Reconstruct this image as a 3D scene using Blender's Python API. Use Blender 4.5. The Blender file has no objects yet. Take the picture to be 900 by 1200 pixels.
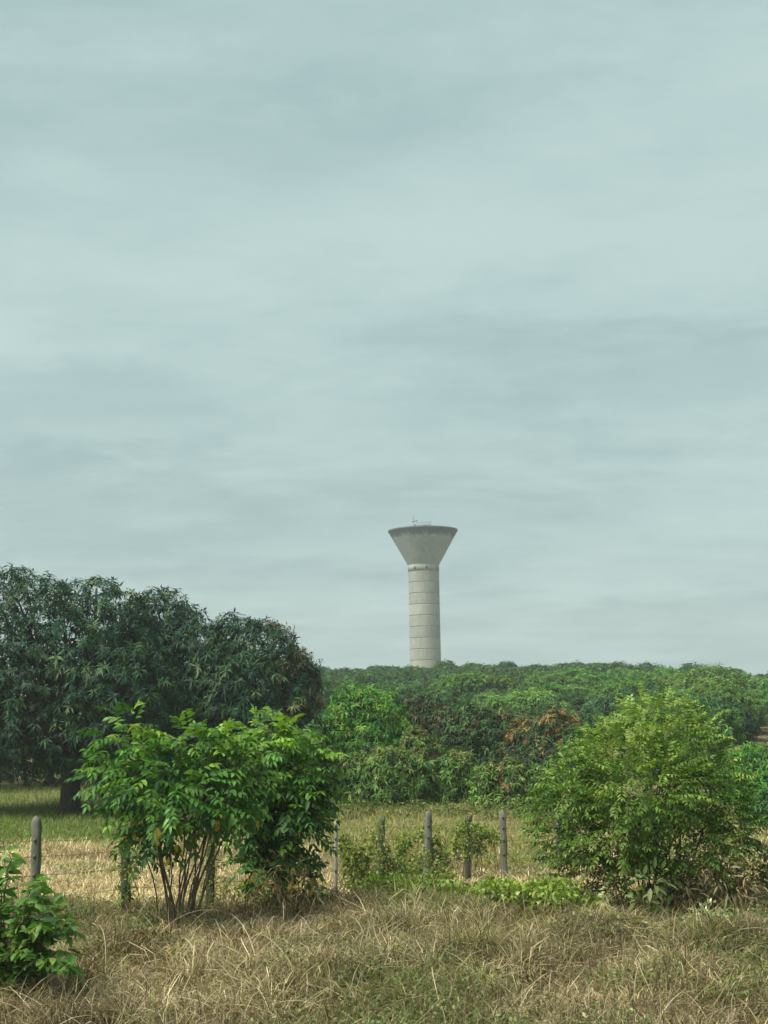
import bpy, math
import numpy as np
from mathutils import Vector, Matrix, Euler

# ------------------------------------------------------------------ camera
sc = bpy.context.scene
R = math.radians
CAM_H, FPX, PITCH, ROLL = 3.07, 1500.0, 8.72, -0.9
cam_data = bpy.data.cameras.new("camera")
cam_data.sensor_fit = 'VERTICAL'
cam_data.sensor_height = 24.0
cam_data.lens = 24.0 * FPX / 1200.0
cam_data.clip_end = 8000
cam = bpy.data.objects.new("camera", cam_data)
sc.collection.objects.link(cam)
CAM_R = Matrix.Rotation(R(90 + PITCH), 3, 'X') @ Matrix.Rotation(R(ROLL), 3, 'Z')
cam.matrix_world = Matrix.Translation((0, 0, CAM_H)) @ CAM_R.to_4x4()
sc.camera = cam

# ------------------------------------------------------------------ sky and sun
SUN_EL, SUN_AZ = 57.0, 238.0            # azimuth clockwise from +Y (camera looks along +Y)
world = bpy.data.worlds.new("World")
sc.world = world
world.use_nodes = True
nt = world.node_tree
nt.nodes.clear()
def N(tree, typ, **kw):
    n = tree.nodes.new(typ)
    for k, v in kw.items():
        setattr(n, k, v)
    return n
def L(tree, a, b):
    tree.links.new(a, b)
out = N(nt, 'ShaderNodeOutputWorld')
bg = N(nt, 'ShaderNodeBackground'); bg.inputs['Strength'].default_value = 0.1
L(nt, bg.outputs[0], out.inputs[0])
sky = N(nt, 'ShaderNodeTexSky', sky_type='NISHITA')
sky.sun_disc = False
sky.sun_elevation = R(SUN_EL); sky.sun_rotation = R(SUN_AZ)
sky.air_density = 1.0; sky.dust_density = 3.0
tc = N(nt, 'ShaderNodeTexCoord')
sep = N(nt, 'ShaderNodeSeparateXYZ'); L(nt, tc.outputs['Generated'], sep.inputs[0])
def M(tree, op, a, b=None, c=None, clamp=False):
    n = N(tree, 'ShaderNodeMath', operation=op); n.use_clamp = clamp
    for i, v in enumerate((a, b, c)):
        if v is None: continue
        if isinstance(v, (int, float)): n.inputs[i].default_value = v
        else: L(tree, v, n.inputs[i])
    return n.outputs[0]
zc = M(nt, 'ADD', M(nt, 'MAXIMUM', sep.outputs[2], 0.0), 0.16)
cx = M(nt, 'DIVIDE', sep.outputs[0], zc)
cy = M(nt, 'DIVIDE', sep.outputs[1], zc)
comb = N(nt, 'ShaderNodeCombineXYZ'); L(nt, cx, comb.inputs[0]); L(nt, cy, comb.inputs[1])
def cloud_noise(scale, detail, rough, dist, sx, sy, ox):
    mp = N(nt, 'ShaderNodeMapping'); mp.inputs['Scale'].default_value = (sx, sy, 1); mp.inputs['Location'].default_value = (ox, ox * .7, 0)
    mp.inputs['Rotation'].default_value = (0, 0, 0.12)
    L(nt, comb.outputs[0], mp.inputs[0])
    n = N(nt, 'ShaderNodeTexNoise'); n.inputs['Scale'].default_value = scale
    n.inputs['Detail'].default_value = detail; n.inputs['Roughness'].default_value = rough; n.inputs['Distortion'].default_value = dist
    L(nt, mp.outputs[0], n.inputs['Vector'])
    return n.outputs['Fac']
n1 = cloud_noise(1.0, 5, .5, .3, .8, 1.0, 5.3)
n2 = cloud_noise(3.2, 9, .66, .25, .75, 1.3, 8.4)
n3 = cloud_noise(9.0, 6, .6, .4, .8, 1.2, 2.2)
ns = M(nt, 'ADD', M(nt, 'ADD', M(nt, 'MULTIPLY', n1, .52), M(nt, 'MULTIPLY', n2, .38)), M(nt, 'MULTIPLY', n3, .10))
# a few broad cloud banks and thin bright gaps, placed by bearing and height in the sky
azm = M(nt, 'MULTIPLY', M(nt, 'ARCTAN2', sep.outputs[0], sep.outputs[1]), 57.2958)
elv = M(nt, 'MULTIPLY', M(nt, 'ARCSINE', sep.outputs[2]), 57.2958)
elv = M(nt, 'ADD', elv, M(nt, 'MULTIPLY_ADD', n2, 5.0, -2.5))
azm = M(nt, 'ADD', azm, M(nt, 'MULTIPLY_ADD', n1, 12.0, -6.0))
for a0, e0, sa, se, amp in ((-2, 25.5, 10, 2.6, -.07), (6, 20.5, 14, 1.8, .05), (14, 15.2, 6, 1.3, -.06), (11, 5.2, 6, .6, .07), (8, 8.5, 12, 1.0, -.035), (-14, 11.8, 9, .9, .05), (-12, 14.5, 8, 1.0, -.04),
                            (40, 18, 14, 3, -.05), (-40, 22, 14, 3, .05), (75, 24, 16, 4, .05), (-80, 16, 16, 3, -.06), (120, 20, 18, 4, -.05), (-130, 24, 18, 4, .05), (180, 18, 16, 3, -.05)):
    da = M(nt, 'DIVIDE', M(nt, 'SUBTRACT', azm, a0), sa); de = M(nt, 'DIVIDE', M(nt, 'SUBTRACT', elv, e0), se)
    rr_ = M(nt, 'ADD', M(nt, 'MULTIPLY', da, da), M(nt, 'MULTIPLY', de, de))
    ns = M(nt, 'ADD', ns, M(nt, 'MULTIPLY', M(nt, 'EXPONENT', M(nt, 'MULTIPLY', rr_, -1.0)), amp * 1.35))
ramp = N(nt, 'ShaderNodeValToRGB'); ramp.color_ramp.interpolation = 'B_SPLINE'
e = ramp.color_ramp.elements
e[0].position = .38; e[0].color = (.078, .110, .111, 1)
e[1].position = .62; e[1].color = (.121, .157, .152, 1)
m_ = ramp.color_ramp.elements.new(.5); m_.color = (.099, .135, .132, 1)
L(nt, ns, ramp.inputs[0])
sc10 = N(nt, 'ShaderNodeVectorMath', operation='SCALE'); sc10.inputs['Scale'].default_value = 10.0
L(nt, ramp.outputs[0], sc10.inputs[0])
mixw = N(nt, 'ShaderNodeMix', data_type='RGBA'); mixw.inputs[0].default_value = .975
L(nt, sky.outputs[0], mixw.inputs[6]); L(nt, sc10.outputs[0], mixw.inputs[7])
L(nt, mixw.outputs[2], bg.inputs['Color'])

sun_data = bpy.data.lights.new("sun", 'SUN')
sun_data.energy = 1.5; sun_data.angle = R(30); sun_data.color = (1.0, .95, .82)
sun = bpy.data.objects.new("sun", sun_data); sc.collection.objects.link(sun)
sd = Vector((math.sin(R(SUN_AZ)) * math.cos(R(SUN_EL)), math.cos(R(SUN_AZ)) * math.cos(R(SUN_EL)), math.sin(R(SUN_EL))))
sun.rotation_euler = (-sd).to_track_quat('-Z', 'Y').to_euler()
sun.location = (0, -20, 60)

sc.view_settings.view_transform = 'Standard'
sc.view_settings.look = 'None'
sc.view_settings.exposure = 2.1
sc.view_settings.gamma = 1.0
sc.view_settings.use_curve_mapping = False
sc.render.engine = 'CYCLES'
sc.cycles.max_bounces = 6; sc.cycles.diffuse_bounces = 3; sc.cycles.glossy_bounces = 2
sc.cycles.transmission_bounces = 3; sc.cycles.transparent_max_bounces = 4; sc.cycles.volume_bounces = 0

# ------------------------------------------------------------------ helpers
rng = np.random.default_rng(7)
UP = np.array([0., 0., 1.])
CR = np.array(CAM_R)
def ray(px, py):
    return CR @ np.array([(px - 450) / FPX, -(py - 600) / FPX, -1.0])
def at(px, py, D):
    d = ray(px, py)
    return np.array([0, 0, CAM_H]) + d * (D / d[1])
def sstep(a, b, x):
    t = np.clip((x - a) / (b - a), 0, 1)
    return t * t * (3 - 2 * t)
def nrmz(v):
    return v / np.maximum(np.linalg.norm(v, axis=-1, keepdims=True), 1e-9)
BUMPS = [(2.65, 16.9, .72, .7, .38), (4.1, 16.0, .8, .75, .36), (-1.0, 15.2, .9, .8, .22), (1.0, 15.8, 1.1, .8, .2), (-3.2, 16.4, .8, .7, .2),
         (5.6, 17.6, 1.1, .9, .2), (0.3, 18.6, 1.2, .8, .14), (-2.0, 18.0, .7, .6, .15), (3.2, 14.6, .9, .7, .2)]
def terrain(x, y):
    x = np.asarray(x, float); y = np.asarray(y, float)
    z = -.65 * sstep(18.5, 30, y)
    z = z + .010 * np.clip(y - 38, 0, 50) + .0525 * np.clip(y - 88, 0, 112) - .05 * np.clip(y - 212, 0, 90) - .016 * np.clip(y - 88, 0, 120) * sstep(25, 62, x)
    near = sstep(60, 26, y)
    z = z + near * (.05 * np.sin(x * 1.9 + .7 * y) * np.sin(y * 1.3 - .4 * x) + .035 * np.sin(x * 4.3 + 1.1) * np.sin(y * 3.7 + x))
    for bx_, by_, sx, sy, h in BUMPS:
        z = z + h * np.exp(-((x - bx_) / sx) ** 2 - ((y - by_) / sy) ** 2)
    return z
def gpt(px, D):
    """ground point in the direction of picture column px at depth D"""
    x = at(px, 900, D)[0]
    for _ in range(3):
        z = float(terrain(x, D))
        # refine x for the camera roll
        lo, hi = 600.0, 1400.0
        for _ in range(30):
            mid = (lo + hi) / 2
            if at(px, mid, D)[2] > z: lo = mid
            else: hi = mid
        x = at(px, mid, D)[0]
    return np.array([x, D, float(terrain(x, D))])

def tag(o, label=None, cat=None, group=None, kind=None):
    for k, v in (('label', label), ('category', cat), ('group', group), ('kind', kind)):
        if v: o[k] = v
    return o
def empty(name, loc, label, cat, group=None, kind=None):
    o = bpy.data.objects.new(name, None)
    o.empty_display_size = .2
    sc.collection.objects.link(o)
    o.location = Vector([float(v) for v in loc])
    return tag(o, label, cat, group, kind)
def mesh_np(name, verts, faces_flat, counts, mats, colors=None, parent=None, smooth=False, mat_index=None):
    me = bpy.data.meshes.new(name)
    verts = np.asarray(verts, np.float32)
    if parent is not None:
        verts = verts - np.array(parent.location, np.float32)
    faces_flat = np.asarray(faces_flat, np.int32); counts = np.asarray(counts, np.int32)
    me.vertices.add(len(verts)); me.vertices.foreach_set('co', verts.ravel())
    me.loops.add(len(faces_flat)); me.loops.foreach_set('vertex_index', faces_flat)
    me.polygons.add(len(counts))
    starts = np.concatenate([[0], np.cumsum(counts)[:-1]]).astype(np.int32)
    me.polygons.foreach_set('loop_start', starts); me.polygons.foreach_set('loop_total', counts)
    if smooth: me.polygons.foreach_set('use_smooth', np.ones(len(counts), bool))
    if mat_index is not None: me.polygons.foreach_set('material_index', np.asarray(mat_index, np.int32))
    if colors is not None:
        ca = me.color_attributes.new('tint', 'FLOAT_COLOR', 'POINT')
        c4 = np.ones((len(verts), 4), np.float32); c4[:, :3] = colors
        ca.data.foreach_set('color', c4.ravel())
    for m in (mats if isinstance(mats, (list, tuple)) else [mats]): me.materials.append(m)
    me.update(); me.validate()
    o = bpy.data.objects.new(name, me)
    sc.collection.objects.link(o)
    if parent is not None: o.parent = parent
    return o
def mesh_py(name, verts, faces, mat, parent=None, smooth=False):
    return mesh_np(name, verts, [i for f in faces for i in f], [len(f) for f in faces], mat, None, parent, smooth)

def tube(pts, radii, sides=6):
    pts = np.asarray(pts, float); n = len(pts)
    tan = nrmz(np.gradient(pts, axis=0))
    ref = np.array([0., 1., 0.]) if abs(tan[0][1]) < .9 else np.array([1., 0, 0])
    V = []
    for i in range(n):
        s = np.cross(tan[i], ref); s /= np.linalg.norm(s) + 1e-9
        t = np.cross(s, tan[i])
        a = np.arange(sides) * 2 * math.pi / sides
        V.append(pts[i] + radii[i] * (np.cos(a)[:, None] * s + np.sin(a)[:, None] * t))
    V = np.concatenate(V)
    F = []
    for i in range(n - 1):
        for k in range(sides):
            k2 = (k + 1) % sides
            F.append((i * sides + k, i * sides + k2, (i + 1) * sides + k2, (i + 1) * sides + k))
    F.append(tuple(range(sides))[::-1]); F.append(tuple((n - 1) * sides + k for k in range(sides)))
    return V, F
class Geo:
    def __init__(s): s.V, s.F, s.n = [], [], 0
    def add(s, V, F):
        s.V.append(np.asarray(V, float)); s.F += [tuple(i + s.n for i in f) for f in F]; s.n += len(V)
    def build(s, name, mat, parent=None, smooth=False):
        return mesh_py(name, np.concatenate(s.V), s.F, mat, parent, smooth)
def box(cx_, cy_, cz_, sx, sy, sz):
    V = np.array([[x, y, z] for z in (-1, 1) for y in (-1, 1) for x in (-1, 1)], float) * np.array([sx, sy, sz]) / 2 + np.array([cx_, cy_, cz_])
    return V, [(0, 2, 3, 1), (4, 5, 7, 6), (0, 1, 5, 4), (1, 3, 7, 5), (3, 2, 6, 7), (2, 0, 4, 6)]
def lathe(prof, sides, center, closed=False):
    """prof: list of (r, z); returns open surface of revolution"""
    V, F = [], []
    a = np.arange(sides) * 2 * math.pi / sides
    for r, z in prof:
        V.append(np.stack([center[0] + r * np.cos(a), center[1] + r * np.sin(a), np.full(sides, center[2] + z)], 1))
    m = len(prof)
    for i in range(m if closed else m - 1):
        j = (i + 1) % m
        for k in range(sides):
            k2 = (k + 1) % sides
            F.append((i * sides + k, i * sides + k2, j * sides + k2, j * sides + k))
    return np.concatenate(V), F

# ------------------------------------------------------------------ materials
def new_mat(name):
    m = bpy.data.materials.new(name); m.use_nodes = True
    t = m.node_tree; t.nodes.clear()
    o = N(t, 'ShaderNodeOutputMaterial')
    return m, t, o
def leaf_material(name, src='attr', rough=.48, spec=.22, trans=.32, rand=.0):
    m, t, o = new_mat(name)
    if src == 'attr':
        a = N(t, 'ShaderNodeAttribute', attribute_name='tint'); col = a.outputs['Color']
    else:
        a = N(t, 'ShaderNodeObjectInfo'); col = a.outputs['Color']
    if rand:
        oi = N(t, 'ShaderNodeObjectInfo')
        hs = N(t, 'ShaderNodeHueSaturation')
        L(t, M(t, 'MULTIPLY_ADD', oi.outputs['Random'], .05, .475), hs.inputs['Hue'])
        wn = N(t, 'ShaderNodeTexWhiteNoise', noise_dimensions='1D'); L(t, oi.outputs['Random'], wn.inputs['W'])
        L(t, M(t, 'MULTIPLY_ADD', wn.outputs['Value'], rand, 1 - rand * .5), hs.inputs['Value'])
        L(t, col, hs.inputs['Color']); col = hs.outputs[0]
    p = N(t, 'ShaderNodeBsdfPrincipled')
    p.inputs['Roughness'].default_value = rough; p.inputs['Specular IOR Level'].default_value = spec
    L(t, col, p.inputs['Base Color'])
    tr = N(t, 'ShaderNodeBsdfTranslucent')
    mx = N(t, 'ShaderNodeMix', data_type='RGBA', blend_type='MULTIPLY'); mx.inputs[0].default_value = 1
    mx.inputs[7].default_value = (1.25, 1.25, .55, 1)
    L(t, col, mx.inputs[6]); L(t, mx.outputs[2], tr.inputs['Color'])
    s = N(t, 'ShaderNodeMixShader'); s.inputs[0].default_value = trans
    L(t, p.outputs[0], s.inputs[1]); L(t, tr.outputs[0], s.inputs[2])
    L(t, s.outputs[0], o.inputs[0])
    return m
LEAF = leaf_material('leaf_surface')
LEAF_OBJ = leaf_material('single_leaf_surface', 'obj')
LEAF_FAR = leaf_material('wood_leaf_surface', rough=.6, spec=.1, rand=.45)
MANGO_LEAF = leaf_material('mango_leaf_surface', rough=.5, spec=.16, trans=.2)
STRAW = leaf_material('straw_surface', rough=.7, spec=.15, trans=.25)

def noise_node(t, vec, scale, detail=6, rough=.6, dist=0.):
    n = N(t, 'ShaderNodeTexNoise'); n.inputs['Scale'].default_value = scale; n.inputs['Detail'].default_value = detail
    n.inputs['Roughness'].default_value = rough; n.inputs['Distortion'].default_value = dist
    L(t, vec, n.inputs['Vector']); return n.outputs['Fac']
def ramp_node(t, fac, stops):
    r = N(t, 'ShaderNodeValToRGB'); el = r.color_ramp.elements
    el[0].position, el[0].color = stops[0][0], (*stops[0][1], 1)
    el[1].position, el[1].color = stops[-1][0], (*stops[-1][1], 1)
    for p_, c_ in stops[1:-1]:
        q = el.new(p_); q.color = (*c_, 1)
    L(t, fac, r.inputs[0]); return r.outputs[0]
def mixc(t, fac, a, b, blend='MIX'):
    n = N(t, 'ShaderNodeMix', data_type='RGBA', blend_type=blend)
    for i, v in ((0, fac), (6, a), (7, b)):
        if isinstance(v, (int, float)): n.inputs[i].default_value = v
        elif isinstance(v, tuple): n.inputs[i].default_value = (*v, 1)
        else: L(t, v, n.inputs[i])
    return n.outputs[2]
def bump(t, h, strength, dist, p):
    b = N(t, 'ShaderNodeBump'); b.inputs['Strength'].default_value = strength; b.inputs['Distance'].default_value = dist
    L(t, h, b.inputs['Height']); L(t, b.outputs[0], p.inputs['Normal'])

def bark_material(name, c0, c1, c2):
    m, t, o = new_mat(name)
    g = N(t, 'ShaderNodeTexCoord')
    mp = N(t, 'ShaderNodeMapping'); mp.inputs['Scale'].default_value = (14, 14, 2.5); L(t, g.outputs['Object'], mp.inputs[0])
    n = noise_node(t, mp.outputs[0], 1.0, 8, .65, .4)
    big = noise_node(t, g.outputs['Object'], 1.7, 3)
    c = ramp_node(t, n, [(.3, c0), (.55, c1), (.75, c2)])
    c = mixc(t, M(t, 'MULTIPLY', big, .6), c, c0)
    p = N(t, 'ShaderNodeBsdfPrincipled'); p.inputs['Roughness'].default_value = .85; p.inputs['Specular IOR Level'].default_value = .2
    L(t, c, p.inputs['Base Color']); bump(t, n, .7, .02, p); L(t, p.outputs[0], o.inputs[0])
    return m
BARK = bark_material('mango_bark', (.03, .025, .02), (.07, .06, .045), (.13, .115, .09))
STEM = bark_material('shrub_stem_bark', (.08, .07, .04), (.17, .14, .085), (.27, .23, .15))
DRYSTEM = bark_material('dry_stem', (.14, .10, .05), (.28, .21, .11), (.42, .34, .20))
WOODPOST = bark_material('weathered_post', (.075, .08, .062), (.19, .20, .155), (.37, .385, .31))
PALEPOST = bark_material('pale_stake', (.20, .20, .17), (.36, .36, .32), (.5, .5, .46))
def moss_post():
    m, t, o = new_mat('mossy_post')
    g = N(t, 'ShaderNodeTexCoord')
    mp = N(t, 'ShaderNodeMapping'); mp.inputs['Scale'].default_value = (12, 12, 3); L(t, g.outputs['Object'], mp.inputs[0])
    n = noise_node(t, mp.outputs[0], 1.0, 8, .65, .4); b = noise_node(t, g.outputs['Object'], 5, 5)
    c = ramp_node(t, n, [(.3, (.04, .04, .03)), (.55, (.10, .10, .075)), (.75, (.2, .19, .15))])
    f = ramp_node(t, b, [(.42, (0, 0, 0)), (.58, (1, 1, 1))])
    c = mixc(t, f, c, (.06, .085, .03))
    p = N(t, 'ShaderNodeBsdfPrincipled'); p.inputs['Roughness'].default_value = .9
    L(t, c, p.inputs['Base Color']); bump(t, n, .8, .02, p); L(t, p.outputs[0], o.inputs[0])
    return m
MOSSPOST = moss_post()
def plain(name, col, rough=.6, metal=0.):
    m, t, o = new_mat(name)
    g = N(t, 'ShaderNodeTexCoord'); n = noise_node(t, g.outputs['Object'], 6, 5)
    c = mixc(t, n, tuple(v * .7 for v in col), tuple(min(1, v * 1.3) for v in col))
    p = N(t, 'ShaderNodeBsdfPrincipled'); p.inputs['Roughness'].default_value = rough; p.inputs['Metallic'].default_value = metal
    L(t, c, p.inputs['Base Color']); L(t, p.outputs[0], o.inputs[0]); return m
WIRE = plain('rusty_wire', (.12, .085, .06), .6, .4)
STEEL = plain('galvanised_steel', (.22, .25, .25), .5, .3)
VENT_SHADE = plain('painted_vent_shade', (.02, .022, .022), .9)  # near-black colour stands in for the shade inside the vents

def concrete(name, light, dark, streak, top_stain=None):
    m, t, o = new_mat(name)
    g = N(t, 'ShaderNodeTexCoord'); v = g.outputs['Object']
    n1 = noise_node(t, v, .55, 8, .65, .3)
    mp = N(t, 'ShaderNodeMapping'); mp.inputs['Scale'].default_value = (1.6, 1.6, .10); L(t, v, mp.inputs[0])
    n2 = noise_node(t, mp.outputs[0], 1.0, 6, .6)
    n3 = noise_node(t, v, 6.0, 6, .7)
    c = mixc(t, ramp_node(t, n1, [(.33, (0, 0, 0)), (.68, (1, 1, 1))]), dark, light)
    c = mixc(t, M(t, 'MULTIPLY', ramp_node(t, n2, [(.48, (0, 0, 0)), (.72, (1, 1, 1))]), .7), c, streak)
    c = mixc(t, .35, c, ramp_node(t, n3, [(.3, dark), (.7, light)]))
    if top_stain:
        z0, z1, col, pale = top_stain
        s = N(t, 'ShaderNodeSeparateXYZ'); L(t, v, s.inputs[0])
        wob = M(t, 'MULTIPLY_ADD', noise_node(t, mp.outputs[0], .7, 4), 2.4, -1.2)
        zz = M(t, 'ADD', s.outputs[2], wob)
        f = M(t, 'DIVIDE', M(t, 'SUBTRACT', zz, z0), z1 - z0, clamp=True)
        c = mixc(t, M(t, 'MULTIPLY', f, .92), c, col)
        # pale lime bloom under the stain, broken up
        band = M(t, 'SUBTRACT', 1.0, M(t, 'MULTIPLY', M(t, 'ABSOLUTE', M(t, 'SUBTRACT', s.outputs[2], z0 + .15)), 3.2), clamp=True)
        mp2 = N(t, 'ShaderNodeMapping'); mp2.inputs['Scale'].default_value = (.8, .8, .8); L(t, v, mp2.inputs[0])
        brk = ramp_node(t, noise_node(t, mp2.outputs[0], 1.1, 4), [(.52, (0, 0, 0)), (.62, (1, 1, 1))])
        c = mixc(t, M(t, 'MULTIPLY', M(t, 'MULTIPLY', band, brk), .7), c, pale)
    oi = N(t, 'ShaderNodeObjectInfo'); hv = N(t, 'ShaderNodeHueSaturation'); L(t, M(t, 'MULTIPLY_ADD', oi.outputs['Random'], .22, .87), hv.inputs['Value']); L(t, c, hv.inputs['Color']); c = hv.outputs[0]
    p = N(t, 'ShaderNodeBsdfPrincipled'); p.inputs['Roughness'].default_value = .9; p.inputs['Specular IOR Level'].default_value = .2
    L(t, c, p.inputs['Base Color']); bump(t, n3, .4, .05, p); L(t, p.outputs[0], o.inputs[0])
    return m

def ground_material():
    m, t, o = new_mat('ground_surface')
    g = N(t, 'ShaderNodeNewGeometry'); v = g.outputs['Position']
    a = noise_node(t, v, .35, 6, .6); b = noise_node(t, v, 9, 8, .7); c3 = noise_node(t, v, 40, 4, .7)
    straw = ramp_node(t, b, [(.3, (.10, .075, .04)), (.5, (.24, .19, .10)), (.7, (.38, .31, .18))])
    soil = ramp_node(t, c3, [(.3, (.06, .05, .03)), (.7, (.16, .13, .08))])
    green = ramp_node(t, b, [(.3, (.04, .06, .02)), (.7, (.12, .15, .05))])
    c = mixc(t, ramp_node(t, c3, [(.4, (0, 0, 0)), (.6, (1, 1, 1))]), soil, straw)
    c = mixc(t, ramp_node(t, a, [(.5, (0, 0, 0)), (.66, (1, 1, 1))]), c, green)
    p = N(t, 'ShaderNodeBsdfPrincipled'); p.inputs['Roughness'].default_value = .95; p.inputs['Specular IOR Level'].default_value = .1
    L(t, c, p.inputs['Base Color']); bump(t, b, .6, .05, p); L(t, p.outputs[0], o.inputs[0])
    return m
GROUND = ground_material()

# ------------------------------------------------------------------ ground sheet
def geo_steps(a, b, s0, g):
    out_, s, x = [], s0, a
    while x < b:
        s *= g; x += s; out_.append(min(x, b))
    return out_
ys = np.array([-600, -250, -100, -40, -15, -5, 0, 4, 7, 9] + list(np.arange(10, 26, .2)) + list(np.arange(26, 50, .6)) + [50] + geo_steps(50, 900, .7, 1.06))
xp = list(np.arange(-9, 9.01, .2)); xr = geo_steps(9, 600, .25, 1.14)
xs = np.array([-x for x in xr[::-1]] + xp + xr)
X, Y = np.meshgrid(xs, ys)
Z = terrain(X, Y)
nx, ny = len(xs), len(ys)
idx = np.arange(nx * ny).reshape(ny, nx)
q = np.stack([idx[:-1, :-1], idx[:-1, 1:], idx[1:, 1:], idx[1:, :-1]], -1).reshape(-1)
ground = mesh_np('ground', np.stack([X, Y, Z], -1).reshape(-1, 3), q, np.full((nx - 1) * (ny - 1), 4), GROUND, smooth=True)
tag(ground, 'straw covered field ground rising to a low wooded hill', 'ground', kind='structure')

# ------------------------------------------------------------------ water tower
def water_tower():
    D = 300.0
    c = at(497.5, 720, D)
    s = 1500 / D
    gz = float(terrain(c[0], D))
    zof = lambda py: at(497.5, py, D)[2]
    r = 18.1 / s; rt = 40.3 / s
    z_neck, z_rim = zof(662.5), zof(623.5)
    ob = np.array([c[0], c[1], gz])
    root = empty('water_tower', ob, 'tall grey concrete water tower with flared conical tank rising behind the wooded hill', 'water tower')
    shaft_m = concrete('tower_shaft_concrete', (.37, .395, .355), (.26, .28, .25), (.165, .185, .165))
    tank_m = concrete('tower_tank_concrete', (.40, .47, .46), (.27, .33, .325), (.17, .22, .21),
                      (z_rim - gz - 1.9, z_rim - gz - .9, (.075, .11, .135), (.55, .58, .54)))
    SID = 64
    lift = 13.0 / s
    # shaft lifts, cast ring upon ring, joints recessed
    z1 = zof(670)
    core = Geo(); core.add(*lathe([(r - .12, -1.0), (r - .12, z1 - gz)], SID, ob)); core.build('shaft_core', shaft_m, root, True)
    k = 0; z = z1
    ring = None
    while z > gz - .5:
        zb = max(z - lift, gz - .6)
        if ring is None or z - lift < gz - .6:
            g = Geo(); j = .05
            g.add(*lathe([(r - .12, j), (r - .05, j), (r, j + .07), (r, z - zb - j - .07), (r - .05, z - zb - j), (r - .12, z - zb - j)], SID, ob))
            o = g.build('concrete_lift', shaft_m, root, False)
            for p_ in o.data.polygons: p_.use_smooth = False
            ring = o if ring is None else ring
        else:
            o = ring.copy(); sc.collection.objects.link(o); o.parent = root
        o.location = (0, 0, zb - gz)
        o.rotation_euler = (0, 0, k * 1.37)
        z -= lift; k += 1
    # collar with small vent openings
    g = Geo(); h = z_neck - z1
    g.add(*lathe([(r - .12, .02), (r + .03, .02), (r + .03, h), (r - .12, h)], SID, ob))
    col = g.build('collar', shaft_m, root); col.location = (0, 0, z1 - gz)
    for i in range(8):
        a = i * math.pi / 4 - math.pi / 2 + .16
        d = np.array([math.cos(a), math.sin(a), 0]); t_ = np.array([-d[1], d[0], 0])
        # vent: projecting concrete frame round a flat panel coloured dark for inner shade
        fr = Geo()
        for (u0, w0, su, sw) in ((-.26, 0, .08, .62), (.26, 0, .08, .62), (0, .35, .6, .08), (0, -.35, .6, .08)):
            V, F = box(0, 0, 0, su, .07, sw)
            V = np.array([ob + d * (r + .05 + v[1]) + t_ * (v[0] + u0) + UP * (v[2] + w0 + z1 - gz + h * .42) for v in V])
            fr.add(V, F)
        f = fr.build('vent', shaft_m, root)
        V, F = box(0, 0, 0, .44, .04, .62)
        V = np.array([ob + d * (r + .03 + v[1]) + t_ * v[0] + UP * (v[2] + z1 - gz + h * .42) for v in V])
        hb = mesh_py('vent_shade_panel', V, F, VENT_SHADE, root); hb.parent = f
    # tank: cone with a real wall, rim and low domed roof
    tk = Geo(); H = z_rim - z_neck; th = .35
    prof = [(r + .03, 0)]
    for q_ in range(1, 13): prof.append((r + .03 + (rt - r) * q_ / 12, H * q_ / 12))
    tk.add(*lathe(prof, 96, np.array([ob[0], ob[1], z_neck])))
    tk.build('tank', tank_m, root, True)
    rm = Geo(); rm.add(*lathe([(rt + .03, -.02), (rt + .16, .08), (rt + .16, .42), (rt - .3, .42), (rt - .3, -.02)], 96, np.array([ob[0], ob[1], z_rim]), True))
    rm.build('rim', tank_m, root)
    rf = Geo(); rf.add(*lathe([(rt - .28, .30), (rt * .8, .45), (rt * .55, .62), (rt * .3, .74), (.9, .8), (.02, .8)], 64, np.array([ob[0], ob[1], z_rim])))
    roof = rf.build('roof', tank_m, root, True)
    # rooftop: hatch house, railing, mast
    zr = z_rim
    px_ = D / 1500
    X_ = lambda p_: ob[0] + (p_ - 497.5) * px_
    V, F = box(X_(500.5), ob[1] - 1.5, zr + .85, 1.1, 1.1, 1.0); hb = mesh_py('hatch_house', V, F, tank_m, root)
    V, F = box(X_(500.5), ob[1] - 1.5, zr + 1.40, 1.3, 1.3, .1); mesh_py('hatch_lid', V, F, STEEL, root).parent = hb
    rl = Geo(); yr = ob[1] - rt * .55
    for i in range(7):
        xx = X_(488.5) + (X_(506) - X_(488.5)) * i / 6
        rl.add(*tube([[xx, yr, zr + .35], [xx, yr, zr + 1.75]], [.05, .05], 6))
    for zz in (1.1, 1.72):
        rl.add(*tube([[X_(488), yr, zr + zz], [X_(506.5), yr, zr + zz]], [.055, .055], 6))
    rl.build('railing', STEEL, root)
    mx = X_(486.5); ym = ob[1] - 1.5
    ms = Geo()
    ms.add(*tube([[mx, ym, zr + .4], [mx - .05, ym, zr + 2.6], [mx - .1, ym, zr + 4.6]], [.09, .075, .05], 6))
    for dx, dy in ((-.45, 0), (.5, 0), (0, -.5)):
        ms.add(*tube([[mx + dx, ym + dy, zr + .4], [mx, ym, zr + 2.0]], [.06, .06], 5))
    mast = ms.build('mast', STEEL, root)
    V, F = tube([[mx - .45, ym, zr + 2.45], [mx + 1.0, ym, zr + 2.55]], [.13, .13], 6); mesh_py('antenna_arm', V, F, STEEL, root).parent = mast
    V, F = tube([[mx + .35, ym, zr + 1.2], [mx + .35, ym, zr + 1.9]], [.17, .17], 8); mesh_py('warning_lamp', V, F, STEEL, root).parent = mast
    V, F = box(X_(504), ob[1] - 2.6, zr + 1.1, .5, .35, .8); mesh_py('control_box', V, F, STEEL, root)
water_tower()

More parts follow.
